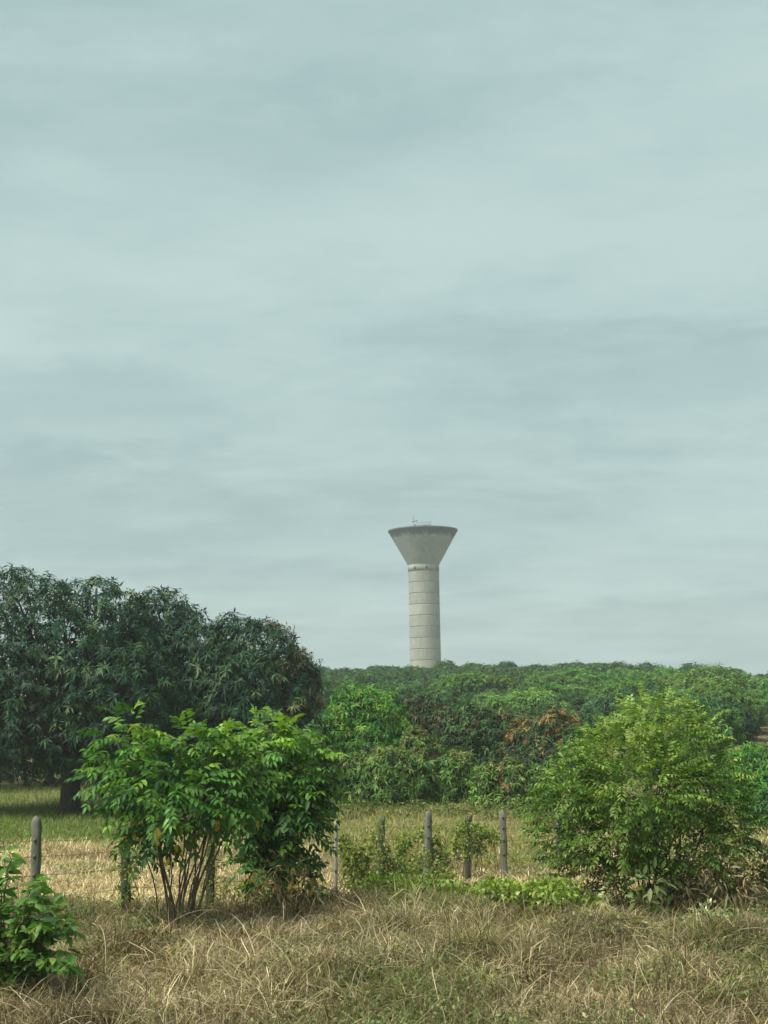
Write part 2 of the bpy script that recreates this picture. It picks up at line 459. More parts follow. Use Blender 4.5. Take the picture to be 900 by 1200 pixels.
# ------------------------------------------------------------------ leaves
TPL = {
 'two': (np.array([[0, 0], [.5, -.5], [1, 0], [.5, .5]]), [(0, 3, 2, 1)]),
 'four': (np.array([[0, 0], [.42, -.5], [.42, 0], [.42, .5], [1, 0]]), [(0, 2, 1), (0, 3, 2), (1, 2, 4), (2, 3, 4)]),
 'eight': (np.array([[0, 0], [.3, -.45], [.3, 0], [.3, .45], [.68, -.38], [.68, 0], [.68, .38], [1, 0]]),
           [(0, 2, 1), (0, 3, 2), (1, 2, 5, 4), (2, 3, 6, 5), (4, 5, 7), (5, 6, 7)]),
}
def leaf_mesh(name, lv, tpl, mat, parent, fold=.35, kind='stuff'):
    """lv: dict P,d,n,L,W,k,c -> one joined mesh of leaves"""
    P, d, nn, Ln, W, k, c = (lv[q_] for q_ in ('P', 'd', 'n', 'L', 'W', 'k', 'c'))
    d = nrmz(d); side = nrmz(np.cross(d, nn)); nn = np.cross(side, d)
    uv, F = TPL[tpl]
    u = uv[:, 0][None, :, None]; v = uv[:, 1][None, :, None]
    Ln = Ln[:, None, None]; W = W[:, None, None]; k = k[:, None, None]
    V = P[:, None] + d[:, None] * (u * Ln) + side[:, None] * (v * W) + nn[:, None] * (fold * np.abs(v) * W) - UP * (k * u * u * Ln)
    m = len(P); nv = len(uv)
    flat = np.array([i for f in F for i in f]); cnt = np.array([len(f) for f in F])
    faces = (flat[None] + (np.arange(m) * nv)[:, None]).ravel()
    col = np.repeat(c, nv, axis=0)
    o = mesh_np(name, V.reshape(-1, 3), faces, np.tile(cnt, m), mat, col, parent)
    if kind: o['kind'] = kind
    return o
def cat(*lvs):
    return {q_: np.concatenate([l[q_] for l in lvs]) for q_ in lvs[0]}
def sub(lv, mask):
    return {q_: a[mask] for q_, a in lv.items()}
_LEAF1 = {}
def leaf_parts(root, lv, limit=300, cell=9.0, fold=.35):
    """the leaves that show largest become single children; returns the rest"""
    mid = lv['P'] + lv['d'] * (lv['L'] * .5)[:, None]
    cs = (mid - np.array([0, 0, CAM_H])) @ CR
    px = 450 + FPX * cs[:, 0] / -cs[:, 2]; py = 600 - FPX * cs[:, 1] / -cs[:, 2]
    depth = -cs[:, 2]
    key = np.floor(px / cell).astype(int) * 100000 + np.floor(py / cell).astype(int)
    order = np.argsort(depth); seen = {}; pick = []
    for i in order:
        if px[i] < 3 or px[i] > 897 or py[i] > 1197: continue
        kk = key[i]
        if kk in seen: continue
        seen[kk] = 1; pick.append(i)
    pick = np.array(pick)
    if len(pick) > limit:
        area = (lv['L'] * lv['W'])[pick] / depth[pick] ** 2
        pick = pick[np.argsort(-area * rng.uniform(.6, 1.4, len(pick)))[:limit]]
    if fold not in _LEAF1:
        uv, F = TPL['eight']
        lst = []
        for kd in (.05, .22, .4):
            V = np.stack([uv[:, 1], uv[:, 0], fold * np.abs(uv[:, 1]) * .45 - kd * uv[:, 0] ** 2], 1)
            me = bpy.data.meshes.new('leaf'); me.from_pydata([tuple(map(float, v)) for v in V], [], F); me.materials.append(LEAF_OBJ); lst.append(me)
        _LEAF1[fold] = lst
    loc = np.array(root.location)
    for i in pick:
        me = _LEAF1[fold][int(np.argmin(np.abs(np.array([.05, .22, .4]) - lv['k'][i])))]
        o = bpy.data.objects.new('leaf', me); sc.collection.objects.link(o); o.parent = root
        d = lv['d'][i] / np.linalg.norm(lv['d'][i]); s = np.cross(d, lv['n'][i]); s /= np.linalg.norm(s) + 1e-9; n = np.cross(s, d)
        p = lv['P'][i] - loc
        l, w = lv['L'][i], lv['W'][i]
        o.matrix_local = Matrix(((s[0] * w, d[0] * l, n[0] * l, p[0]), (s[1] * w, d[1] * l, n[1] * l, p[1]), (s[2] * w, d[2] * l, n[2] * l, p[2]), (0, 0, 0, 1)))
        o.color = (*[float(q_) for q_ in lv['c'][i]], 1)
    mask = np.ones(len(lv['P']), bool); mask[pick] = False
    return sub(lv, mask)

def px_lobes(lst, D, depth=.95):
    out_ = []
    for l in lst:
        cx_, cy_, rx, ry = l[:4]; dd = l[4] if len(l) > 4 else 0
        s = 1500 / (D + dd)
        out_.append((at(cx_, cy_, D + dd), np.array([rx / s, rx / s * depth, ry / s])))
    return out_
def sample_lobes(lobes, n, inner=.2, shell=(.72, 1.04)):
    C = np.array([l[0] for l in lobes]); Rr = np.array([l[1] for l in lobes])
    w = (Rr[:, 0] * Rr[:, 2]); w = w / w.sum()
    P, Nn = [], []
    tot = 0
    while tot < n:
        m = n * 2
        i = rng.choice(len(lobes), m, p=w)
        d = nrmz(rng.normal(size=(m, 3)))
        f = rng.uniform(shell[0], shell[1], m)
        p = C[i] + d * Rr[i] * f[:, None]
        dist = np.linalg.norm((p[:, None] - C[None]) / Rr[None], axis=2)
        dist[np.arange(m), i] = 9
        ok = (dist.min(1) > .85) | (rng.random(m) < inner)
        P.append(p[ok]); Nn.append(nrmz(d[ok] / Rr[i][ok])); tot += ok.sum()
    return np.concatenate(P)[:n], np.concatenate(Nn)[:n]
def pal(cols, n, jit=.15, weights=None):
    cols = np.array(cols, float)
    w = None if weights is None else np.array(weights, float) / np.sum(weights)
    i = rng.choice(len(cols), n, p=w)
    return cols[i] * np.exp(rng.normal(0, jit, (n, 1))) * np.exp(rng.normal(0, jit * .3, (n, 3)))
def whorls(P, Nn, k, Ls, Ws, cols, droop=.3, upb=.35):
    """drooping whorls of long leaves, as on a mango twig"""
    n = len(P)
    ax = nrmz(Nn + upb * UP + rng.normal(0, .3, (n, 3)))
    tmp = nrmz(np.cross(ax, rng.normal(size=(n, 3)))); b2 = np.cross(ax, tmp)
    t = (np.arange(k)[None] * 2.399 + rng.uniform(0, 6.28, (n, 1)))
    rad = np.cos(t)[..., None] * tmp[:, None] + np.sin(t)[..., None] * b2[:, None]
    el = rng.uniform(.1, .75, (n, k, 1))
    d = nrmz(rad * .9 + ax[:, None] * el - UP * rng.uniform(.15, .6, (n, k, 1)))
    P2 = P[:, None] + ax[:, None] * rng.uniform(-.12, .12, (n, k, 1))
    nn = nrmz(ax[:, None] * .8 + UP * .5 + rng.normal(0, .2, (n, k, 3)))
    cs_ = rng.uniform(.6, 1.25, (n, 1)); Ln = rng.uniform(*Ls, (n, k)) * cs_; W = rng.uniform(*Ws, (n, k)) * (.4 + .6 * cs_)
    c = np.repeat(cols[:, None], k, 1) * np.exp(rng.normal(0, .12, (n, k, 1)))
    m = n * k
    return dict(P=P2.reshape(m, 3), d=d.reshape(m, 3), n=nn.reshape(m, 3), L=Ln.reshape(m), W=W.reshape(m), k=rng.uniform(.05, droop + .2, m), c=c.reshape(m, 3))
def fronds(P, d0, pairs, Lr, Ll, Wl, cols, droop=.35, jit=.14):
    """pinnate leaves: pairs of leaflets along a drooping rachis plus one at the tip"""
    n = len(P)
    d0 = nrmz(d0); Lr_ = rng.uniform(*Lr, (n, 1, 1))
    side = nrmz(np.cross(d0, UP + 1e-3)); nn = np.cross(side, d0)
    roll = rng.normal(0, .35, (n, 1)); side = np.cos(roll) * side + np.sin(roll) * nn; nn = np.cross(side, d0)
    outs = []
    for sgn in (-1, 1, 0):
        s = (np.arange(pairs)[None, :, None] + 1) / (pairs + .3) if sgn else np.ones((1, 1, 1))
        kk = s.shape[1]
        pos = P[:, None] + d0[:, None] * s * Lr_ - UP * droop * s * s * Lr_
        tan = nrmz(d0[:, None] - UP * 2 * droop * s + 0 * pos)
        if sgn: d = nrmz(tan * .55 + sgn * side[:, None] * .85 - UP * .18 + rng.normal(0, .12, (n, kk, 3)))
        else: d = nrmz(tan + rng.normal(0, .1, (n, kk, 3)))
        shape = 1 - .35 * np.abs(s[..., 0] - .55) / .55
        Ln = rng.uniform(*Ll, (n, kk)) * shape; W = Ln / np.mean(Ll) * rng.uniform(*Wl, (n, kk))
        c = np.repeat(cols[:, None], kk, 1) * np.exp(rng.normal(0, jit, (n, kk, 1)))
        m = n * kk
        outs.append(dict(P=pos.reshape(m, 3), d=d.reshape(m, 3), n=np.repeat(nn[:, None], kk, 1).reshape(m, 3), L=Ln.reshape(m), W=W.reshape(m),
                         k=rng.uniform(.05, .4, m), c=c.reshape(m, 3)))
    return cat(*outs)
def simple_leaves(P, d0, Ls, Ws, cols, droop=.3, jit=.12, flat=.6):
    n = len(P)
    d = nrmz(d0)
    nn = nrmz(UP * flat + rng.normal(0, .45, (n, 3)) + .2 * d)
    Ln = rng.uniform(*Ls, n); W = Ln / np.mean(Ls) * rng.uniform(*Ws, n)
    return dict(P=P, d=d, n=nn, L=Ln, W=W, k=rng.uniform(.05, droop + .1, n), c=cols * np.exp(rng.normal(0, jit, (n, 1))))
def bent(p0, p1, sag, n=6, wob=.0):
    p0 = np.asarray(p0, float); p1 = np.asarray(p1, float)
    t = np.linspace(0, 1, n)[:, None]
    pts = p0 + (p1 - p0) * t
    pts = pts + sag * (t * (1 - t) * 4)
    if wob: pts[1:-1] += rng.normal(0, wob, (n - 2, 3))
    return pts
def trunk_mesh(root, base, lobes, r0, h_split, mat, limbs=9, name='trunk', parent=None):
    g = Geo()
    top = np.array([base[0], base[1], base[2] + h_split])
    p = bent(base - UP * .25, top, rng.normal(0, .12, 3) * [1, 1, 0], 7, .03)
    g.add(*tube(p, np.linspace(r0 * 1.35, r0 * .85, 7), 10))
    ii = rng.permutation(len(lobes))[:limbs]
    for i in ii:
        c, rr = lobes[i]
        e_ = c + rr * rng.normal(0, .25, 3)
        pp = bent(top - UP * .1, e_, UP * -.25 + rng.normal(0, .2, 3), 7, .05)
        g.add(*tube(pp, np.linspace(r0 * .55, r0 * .12, 7), 6))
        for _ in range(2):
            e2 = c + rr * nrmz(rng.normal(size=3)) * .8
            g.add(*tube(bent(pp[4], e2, rng.normal(0, .1, 3), 4), np.linspace(r0 * .2, r0 * .06, 4), 5))
    return g.build(name, mat, parent or root, True)

# ------------------------------------------------------------------ mango trees round the field
def mango(D, base_px, lobes_px, n, cols, weights, label, group, flush=None, flush_p=0., Ls=(.23, .37), Ws=(.05, .08), k=10, r0=.22, split=1.3, name='mango_tree', depth=.95, limbs=9, jit=.22):
    b = gpt(base_px, D)
    lobes = px_lobes(lobes_px, D, depth)
    root = empty(name, b, label, 'tree', group)
    P, Nn = sample_lobes(lobes, n)
    keep = P[:, 2] > terrain(P[:, 0], P[:, 1]) + .15
    P, Nn = P[keep], Nn[keep]
    c = pal(cols, len(P), jit, weights)
    if flush is not None:
        zt = np.array([l[0][2] + l[1][2] for l in lobes]).max(); zb = np.array([l[0][2] - l[1][2] for l in lobes]).min()
        hgt = (P[:, 2] - zb) / (zt - zb)
        if label.startswith('dark mango tree with coppery'): hgt = hgt * sstep(at(300, 800, D)[0], at(345, 800, D)[0], P[:, 0]) * 1.6
        patch = np.sin(P[:, 0] * 2.1 + 1.3) * np.sin(P[:, 1] * 1.7) * .5 + .5
        m = rng.random(len(P)) < flush_p * sstep(.35, .85, hgt) * (.4 + .9 * patch)
        c[m] = pal(flush, m.sum(), .25)
    leaf_mesh('crown', whorls(P, Nn, k, Ls, Ws, c), 'four', MANGO_LEAF, root)
    trunk_mesh(root, b, lobes, r0, split, BARK, limbs)
    return root
DARK = [(.012, .042, .022), (.018, .058, .028), (.032, .082, .034), (.085, .15, .06)]
MID = [(.03, .09, .022), (.05, .13, .028), (.085, .18, .04), (.13, .22, .06)]
BRIGHT = [(.06, .19, .028), (.10, .26, .036), (.16, .33, .05), (.04, .125, .024)]
COPPER = [(.12, .075, .03), (.10, .07, .03), (.16, .10, .04), (.09, .08, .03)]
FG = 'mango trees round the straw field'
mango(48, 82, [(-60, 770, 90, 85), (20, 730, 75, 62), (-10, 800, 90, 70), (60, 790, 90, 80, -1), (110, 745, 70, 62), (130, 810, 80, 75, -1.5), (40, 850, 80, 48, -1.5), (-60, 860, 80, 45),
              (110, 860, 75, 45, -1.5), (20, 700, 35, 34), (110, 700, 40, 24), (60, 720, 50, 38), (50, 780, 100, 90, 2.5), (150, 770, 60, 60, 1)], 4300, DARK, (3, 3.5, 3, 1.0),
      'tallest dark green mango tree with a thick bare trunk at the field edge', FG, k=11, r0=.34, split=1.7, limbs=12)
mango(50.5, 205, [(190, 735, 50, 44), (165, 770, 60, 60), (215, 780, 65, 60, -.5), (190, 830, 85, 60, -1), (235, 850, 70, 60, -1), (150, 850, 60, 60), (200, 880, 90, 45, -1), (185, 712, 34, 24), (200, 800, 70, 70, 2)],
      2900, DARK, (3, 3.5, 3, 1.0), 'dark green domed mango tree filling the gap between two larger crowns', FG, k=11, r0=.26, split=1.5)
mango(49, 318, [(300, 775, 55, 48), (335, 810, 42, 48), (285, 820, 60, 60, -.5), (330, 860, 48, 55, -.5), (290, 880, 60, 50, -.5), (255, 800, 45, 50), (272, 745, 26, 26), (312, 752, 34, 24), (345, 785, 22, 22), (350, 900, 26, 40), (300, 830, 60, 60, 1.5)],
      2800, DARK, (2.5, 3.5, 3, 1.1), 'dark mango tree with coppery young leaves along its sloping crown', FG, [(.12, .095, .045), (.09, .08, .035), (.16, .125, .055)], .38, k=11, r0=.24, split=1.4)
# trees deeper under the canopy
for j, (bx_, D) in enumerate(((-70, 60), (-5, 66), (60, 63), (130, 67), (190, 62), (310, 62))):
    mango(D, bx_, [(bx_ - 40, 830, 60, 55), (bx_ + 40, 835, 60, 55), (bx_, 800, 70, 55), (bx_, 880, 90, 40)], 1000, DARK, (4, 4, 2, .3),
          'shaded mango tree standing behind the tall dark mango crowns', 'mango trees behind the front row', k=9, r0=.2)
# smaller trees between the tall mangos and the right hand bush
mango(53, 428, [(410, 845, 28, 40), (445, 838, 30, 34), (430, 880, 45, 45), (395, 880, 24, 45), (460, 870, 26, 38), (425, 822, 22, 18), (385, 900, 20, 40)], 2000, BRIGHT, (3, 3, 1.6, 2.5),
      'bright green young mango tree beside the tall dark mangos', FG, [(.16, .24, .04), (.12, .22, .04)], .25, Ls=(.17, .29), Ws=(.045, .07), r0=.14, split=.9, limbs=6)
mango(56, 500, [(490, 852, 32, 36), (520, 850, 28, 34), (505, 885, 40, 45), (480, 880, 28, 40), (500, 830, 22, 16)], 1700, DARK + [(.06, .06, .03)], (1, 2, 4, 2, 2),
      'dull purplish green mango tree below the water tower', FG, [(.08, .075, .04), (.08, .075, .035)], .2, Ls=(.17, .29), Ws=(.045, .07), r0=.14, split=.9, limbs=6)
mango(54, 565, [(545, 862, 38, 34), (585, 868, 34, 34), (565, 895, 45, 45), (540, 905, 35, 40), (555, 845, 28, 18), (530, 838, 22, 14)], 2100, [(.035, .085, .03), (.06, .12, .04), (.028, .065, .026), (.11, .18, .055)], (3, 3, 3, 1),
      'mango tree with a brownish red flush over its rounded top', FG, [(.12, .085, .04), (.10, .08, .04), (.15, .115, .05)], .22, Ls=(.17, .29), Ws=(.045, .07), r0=.15, split=.9, limbs=6)
mango(51, 645, [(625, 868, 32, 30), (660, 868, 36, 30), (640, 895, 48, 42), (680, 890, 30, 35), (645, 850, 34, 20), (615, 900, 30, 38)], 2100, [(.035, .075, .034), (.055, .105, .045), (.03, .06, .03), (.10, .16, .05)], (3, 3, 3, 1),
      'mango tree crowned with orange young leaves beside the feathery bush', FG, [(.22, .15, .05), (.16, .125, .045), (.25, .18, .06)], .5, Ls=(.17, .29), Ws=(.045, .07), r0=.15, split=.9, limbs=6)
OLIVE = [(.07, .15, .03), (.115, .20, .042), (.19, .27, .07), (.04, .09, .022)]
mango(49, 447, [(420, 910, 30, 28), (455, 905, 35, 30), (440, 930, 45, 22), (480, 915, 30, 28), (400, 925, 24, 22)], 1500, OLIVE, (3, 3, 1.4, 3),
      'low olive green mango sapling spreading in front of the bright green tree', FG, [(.16, .17, .06)], .2, Ls=(.17, .29), Ws=(.045, .07), r0=.1, split=.6, limbs=5)
mango(50, 513, [(495, 892, 24, 30), (530, 905, 28, 28), (510, 925, 38, 24), (540, 925, 24, 20), (486, 868, 14, 18)], 1400, OLIVE, (3, 3, 1.6, 2.5),
      'olive mango sapling with a pointed leafy top at the field edge', FG, [(.18, .18, .07), (.16, .09, .05)], .3, Ls=(.17, .29), Ws=(.045, .07), r0=.1, split=.6, limbs=5)
mango(47, 590, [(575, 918, 20, 22), (600, 915, 24, 24), (585, 938, 32, 18), (612, 932, 22, 20)], 950, OLIVE + [(.10, .08, .04)], (3, 3, 2, 2, 1),
      'small sparse mango sapling behind the pointed fence post', FG, [(.16, .09, .05)], .2, Ls=(.17, .29), Ws=(.045, .07), r0=.08, split=.5, limbs=4)
mango(47, 648, [(632, 925, 22, 26), (660, 930, 24, 26), (645, 945, 30, 18)], 800, OLIVE, (2, 3, 2, 3),
      'small dark sapling half hidden behind the feathery bush', FG, Ls=(.17, .29), Ws=(.045, .07), r0=.08, split=.5, limbs=4)
# right side, behind the bush
mango(62, 790, [(760, 850, 50, 36), (820, 855, 50, 36), (790, 885, 70, 40)], 1300, MID, (3, 3, 1, 1), 'mid green mango tree showing over the feathery bush', FG, r0=.16, split=1., limbs=6)
mango(70, 838, [(820, 845, 34, 26), (855, 850, 28, 26), (840, 870, 40, 26), (810, 865, 30, 26)], 1200, DARK, (2, 3, 3, 1), 'round dark green tree standing beyond the feathery bush', FG, r0=.16, split=1., limbs=6)
mango(47, 885, [(870, 905, 28, 26), (905, 900, 34, 30), (885, 935, 40, 30), (930, 925, 40, 35), (880, 885, 18, 14)], 1100, BRIGHT, (3, 3, .8, 3),
      'bright green leafy tree beside the straw field, past the feathery bush', FG, Ls=(.17, .29), Ws=(.045, .07), r0=.12, split=.6, limbs=5)
mango(50, 985, [(960, 900, 34, 30), (1000, 890, 40, 34), (985, 930, 48, 28)], 1300, MID, (3, 3, 1.4, 1), 'green mango tree at the far end of the field, past the bright leafy tree', FG, r0=.13, split=.7, limbs=5)
mango(40, 905, [(895, 960, 22, 26), (925, 950, 34, 32), (905, 985, 34, 22)], 600, MID, (4, 3, 1, .3), 'dark green low shrub at the end of the fence line', FG, r0=.07, split=.4, limbs=4, name='shrub')

rng = np.random.default_rng(21)
# ------------------------------------------------------------------ the wood on the hill
def wood():
    kinds = []
    for kdx in range(6):
        rr = 2.5 + .15 * kdx
        hh = 1.9 + .12 * kdx
        lob = [(np.array([0, 0, 2.4]), np.array([rr * .62, rr * .62, hh * .66]))]
        for q_ in range(24):
            a = rng.uniform(0, 6.28); e_ = math.asin(rng.uniform(-.25, 1.0)); f = rng.uniform(.74, 1.08)
            lob.append((np.array([rr * .8 * math.cos(a) * math.cos(e_) * f, rr * .8 * math.sin(a) * math.cos(e_) * f, 2.4 + hh * math.sin(e_) * f]), np.array([1, 1, .8]) * rng.uniform(.55, 1.0)))
        P, Nn = sample_lobes(lob, 2300, inner=.05, shell=(.8, 1.06))
        P = P + Nn * np.abs(rng.normal(0, .16, (len(P), 1))) + UP * (rng.random((len(P), 1)) < .02) * rng.uniform(.1, .35, (len(P), 1))
        base = [[(.045, .108, .045), (.068, .145, .054), (.032, .078, .036), (.105, .19, .07)], [(.085, .195, .052), (.125, .25, .062), (.055, .13, .044), (.17, .29, .08)]][0 if kdx < 4 else 1]
        c = pal(base, len(P), .2)
        tmp = empty('tree_pattern', (0, 0, 0), 'x', 'x')
        crown = leaf_mesh('crown', whorls(P, Nn, 7, (.26, .44), (.10, .15), c), 'two', LEAF_FAR, tmp)
        tr = trunk_mesh(tmp, np.zeros(3), lob, .2, 1.3, BARK, 5)
        kinds.append((crown.data, tr.data))
        bpy.data.objects.remove(crown); bpy.data.objects.remove(tr); bpy.data.objects.remove(tmp)
    n = 0
    y = 97.0
    while y < 214:
        half = .37 * y
        step = 5.0
        x = -half + rng.uniform(0, step)
        while x < half + 6:
            xx = x + rng.uniform(-2, 2); yy = y + rng.uniform(-2, 2)
            px = 450 + 1500 * xx / yy
            x += step
            if px < 335: continue
            if 872 < px < 905 and 100 < yy < 170: continue
            if 866 < px < 882 and yy > 110: continue
            if 862 < px < 905 and yy > 110 and not (px > 888 and yy > 165 and rng.random() < .5): continue
            light = (yy < 150) and (px > 520) and rng.random() < .7
            ki = int(rng.integers(4, 6)) if light else int(rng.integers(0, 4))
            sc_ = rng.uniform(.78, 1.02)
            g = np.array([xx, yy, float(terrain(xx, yy)) - .1])
            if light:
                o = empty('wood_tree', g, 'light green tree on the lower slope of the wooded hill', 'tree', 'light green trees low on the hill')
            else:
                if yy > 188: lb, gp_ = 'dark green tree on the crest of the wooded hill, its top against the sky', 'dark trees along the crest of the hill'
                elif yy > 150: lb, gp_ = 'dark green tree high on the wooded slope, just below the crest', 'dark trees high on the slope'
                elif yy > 118: lb, gp_ = 'dark green tree half way up the wooded slope', 'dark trees on the middle slope'
                else: lb, gp_ = 'dark green tree at the foot of the wooded hill behind the mango trees', 'dark trees at the foot of the hill'
                o = empty('wood_tree', g, lb, 'tree', gp_)
            o.rotation_euler = (rng.normal(0, .09), rng.normal(0, .09), rng.uniform(0, 6.28)); q_ = rng.uniform(.8, 1.2); zz_ = rng.uniform(.74, .92)
            o.scale = (sc_ * q_, sc_ / q_, sc_ * zz_)
            for nm, me in zip(('crown', 'trunk'), kinds[ki]):
                ch = bpy.data.objects.new(nm, me); sc.collection.objects.link(ch); ch.parent = o
                if nm == 'crown': ch['kind'] = 'stuff'
            n += 1
        y += step * .95
    print('wood trees', n)
wood()

rng = np.random.default_rng(22)
# ------------------------------------------------------------------ fence: posts and wires
def post(px, top, D, wpx, mat, label, cap='round', lean=(0, 0), group='weathered posts of the field fence'):
    b = gpt(px, D); zt = at(px, top, D)[2]
    if lean == (0, 0): lean = (rng.normal(0, .035), rng.normal(0, .04))
    w = wpx * D / 1500 / 2 * .76
    root = empty('fence_post', b, label, 'fence post', group)
    h = zt - b[2]
    lv_ = [-.3, .0, .25, .45, .65, .82] ; prof = [(1.05, -.3 / h if h else 0)]
    zs = list(np.linspace(-.3, h * .93, 9)); rs = list(1.05 - .1 * np.linspace(0, 1, 9)); cap = 'flat2' if cap == 'flat' else cap
    if cap == 'round': zs += [h * .965, h * .99, h]; rs += [.88, .62, .15]
    elif cap == 'point': zs += [h * .95, h * .985, h]; rs += [.8, .4, .06]
    else: zs += [h * .985, h]; rs += [.9, .55]
    ang = np.arange(12) * 2 * math.pi / 12
    sq = 1 / np.maximum(np.abs(np.cos(ang)), np.abs(np.sin(ang))); sq = np.minimum(sq, 1.22)
    ph = rng.uniform(-.12, .12); V = []; groove = np.where(rng.random(12) < .3, rng.uniform(.72, .9, 12), 1.) * (1 + rng.normal(0, .04, 12)); tilt = rng.normal(0, .25)
    for z_, r_ in zip(zs, rs):
        rr = w * r_ * sq * (1 + rng.normal(0, .045, 12)) * (1 + rng.normal(0, .03)) * groove
        f = max(z_, 0) / h
        V.append(np.stack([b[0] + lean[0] * f + rr * np.cos(ang + ph) + rng.normal(0, .004), b[1] + lean[1] * f + rr * np.sin(ang + ph), b[2] + z_ + (tilt * rr * np.cos(ang) + rng.normal(0, .008, 12) if z_ > h * .9 else np.zeros(12))], 1))
    m = len(zs); F = []
    for i in range(m - 1):
        for k in range(12):
            k2 = (k + 1) % 12
            F.append((i * 12 + k, i * 12 + k2, (i + 1) * 12 + k2, (i + 1) * 12 + k))
    F.append(tuple((m - 1) * 12 + k for k in range(12)))
    mesh_py('post_shaft', np.concatenate(V), F, mat, root, False)
    for hf in WIRE_H:
        zz = b[2] + hf
        if zz > zt - .05: continue
        f = hf / h
        V, F = box(b[0] + lean[0] * f, b[1] + lean[1] * f - w * 1.03, zz, .03, .03, .05)
        mesh_py('staple', V, F, WIRE, root)
    FENCE.append((b[0], b[1] - w * 1.08, b[2]))
    return root
WIRE_H = (.45, .75, 1.02, 1.25)
FENCE = []
post(-62, 962, 18.7, 13, WOODPOST, 'grey weathered fence post on the far side of the broad leaved bush')
post(40, 957, 19.4, 14.5, WOODPOST, 'bare grey weathered fence post with rounded top and nail holes beside the broad leaved bush')
post(148, 972, 20.2, 13, MOSSPOST, 'mossy fence post wrapped in green climber behind the many stemmed shrub', 'flat')
post(246, 968, 21.2, 13, MOSSPOST, 'mossy fence post standing between the two large leaved shrubs', 'flat')
post(393, 962, 24.2, 5.5, PALEPOST, 'thin pale stake beside the densely leaved shrub', 'flat', (.02, 0))
post(447, 958, 26.0, 12, MOSSPOST, 'dark fence post half smothered by creeper next to the thin pale stake', 'flat')
post(500, 951, 27.2, 11, WOODPOST, 'dark round topped fence post between creeper clumps', 'round')
post(547, 955, 28.4, 11, MOSSPOST, 'mossy fence post with creeper hanging over its top', 'flat')
post(591, 949, 29.4, 10.5, WOODPOST, 'fence post with a pointed top standing clear of the creeper', 'point')
post(655, 951, 30.8, 10.5, WOODPOST, 'fence post hidden behind the feathery bush', 'round')
names = ('lowest', 'second', 'third', 'topmost')
for hi_, hf in enumerate(WIRE_H):
    g = Geo(); pts = []
    for a, b in zip(FENCE[:-1], FENCE[1:]):
        a = np.array(a) + UP * hf; b = np.array(b) + UP * hf
        sg = rng.uniform(.015, .05)
        for t_ in np.linspace(0, 1, 8)[:-1]:
            pts.append(a + (b - a) * t_ - UP * sg * 4 * t_ * (1 - t_))
    pts.append(np.array(FENCE[-1]) + UP * hf)
    V, F = tube(pts, [.0032] * len(pts), 5)
    w_ = mesh_py('fence_wire', V, F, WIRE)
    tag(w_, names[hi_] + ' rusty wire strung along the weathered fence posts', 'wire', 'wires of the field fence')

rng = np.random.default_rng(23)
# ------------------------------------------------------------------ large shrubs
def shrub(name, label, D, base_px, lobes_px, n, frond_kw, cols, weights, young, n_stems, stem_r, spread, parts=300, yellow=None, depth=.9, inner=.35, bare=.0, flat=.12, tpl='eight', shell=(.5, 1.04), stem_mat=STEM, low_dead=None):
    b = gpt(base_px, D)
    lobes = px_lobes(lobes_px, D, depth)
    root = empty(name, b, label, 'shrub')
    P, Nn = sample_lobes(lobes, n, inner=inner, shell=shell)
    keep = P[:, 2] > terrain(P[:, 0], P[:, 1]) + .1
    P, Nn = P[keep], Nn[keep]
    ctr = np.array([l[0] for l in lobes]).mean(0)
    c = pal(cols, len(P), .18, weights)
    zt = max(l[0][2] + l[1][2] for l in lobes); zb = min(l[0][2] - l[1][2] for l in lobes)
    hg = (P[:, 2] - zb) / (zt - zb)
    m = rng.random(len(P)) < sstep(.45, 1., hg) * .75 * (Nn[:, 2] > -.1)
    c[m] = pal(young, m.sum(), .16)
    if low_dead:
        m = rng.random(len(P)) < sstep(.30, .05, hg) * .7
        c[m] = pal(low_dead, m.sum(), .2)
    d0 = nrmz(Nn * np.array([1, 1, .55]) + UP * flat + rng.normal(0, .35, (len(P), 3)))
    lv = fronds(P, d0, cols=c, **frond_kw)
    if yellow:
        m = (rng.random(len(lv['P'])) < .10 * sstep(.42, .1, (lv['P'][:, 2] - zb) / (zt - zb)))
        lv['c'][m] = pal(yellow, m.sum(), .15); lv['d'][m] = nrmz(lv['d'][m] - UP * .9); lv['W'][m] *= 1.35
    rest = leaf_parts(root, lv, parts) if parts else lv
    leaf_mesh('foliage', rest, tpl, LEAF, root)
    # stems: fan from a tight stool
    tips = rng.permutation(len(P))
    used = 0
    for i in tips:
        if used >= n_stems: break
        if Nn[i][2] < -.2: continue
        a = rng.uniform(0, 6.28); r_ = spread * math.sqrt(rng.random())
        off = np.array([math.cos(a) * r_, math.sin(a) * r_ * .8, -.15])
        tip = P[i]
        # keep the fan: base offset leans the way the tip lies
        off[0] += .35 * spread * np.sign(tip[0] - b[0])
        p0 = b + off
        pts = bent(p0, tip, UP * .12 + np.array([(p0[0] - tip[0]) * .06, 0, 0]), 8, .015)
        rad = stem_r * rng.uniform(.7, 1.25)
        g = Geo(); g.add(*tube(pts, np.linspace(rad * 1.2, rad * .35, 8), 7))
        for _ in range(2):
            q_ = pts[int(rng.integers(4, 7))]; near = np.argsort(np.linalg.norm(P - q_, axis=1))[int(rng.integers(5, 60))]
            g.add(*tube(bent(q_, P[near], UP * .03, 4), np.linspace(rad * .45, rad * .18, 4), 5))
        g.build('stem', stem_mat, root, True)
        used += 1
    return root
GREENA = [(.055, .155, .032), (.08, .19, .036), (.12, .25, .046), (.042, .11, .03)]
YOUNG = [(.16, .30, .035), (.12, .25, .035), (.2, .33, .05)]
YEL = [(.62, .46, .05), (.5, .42, .06), (.58, .38, .05)]
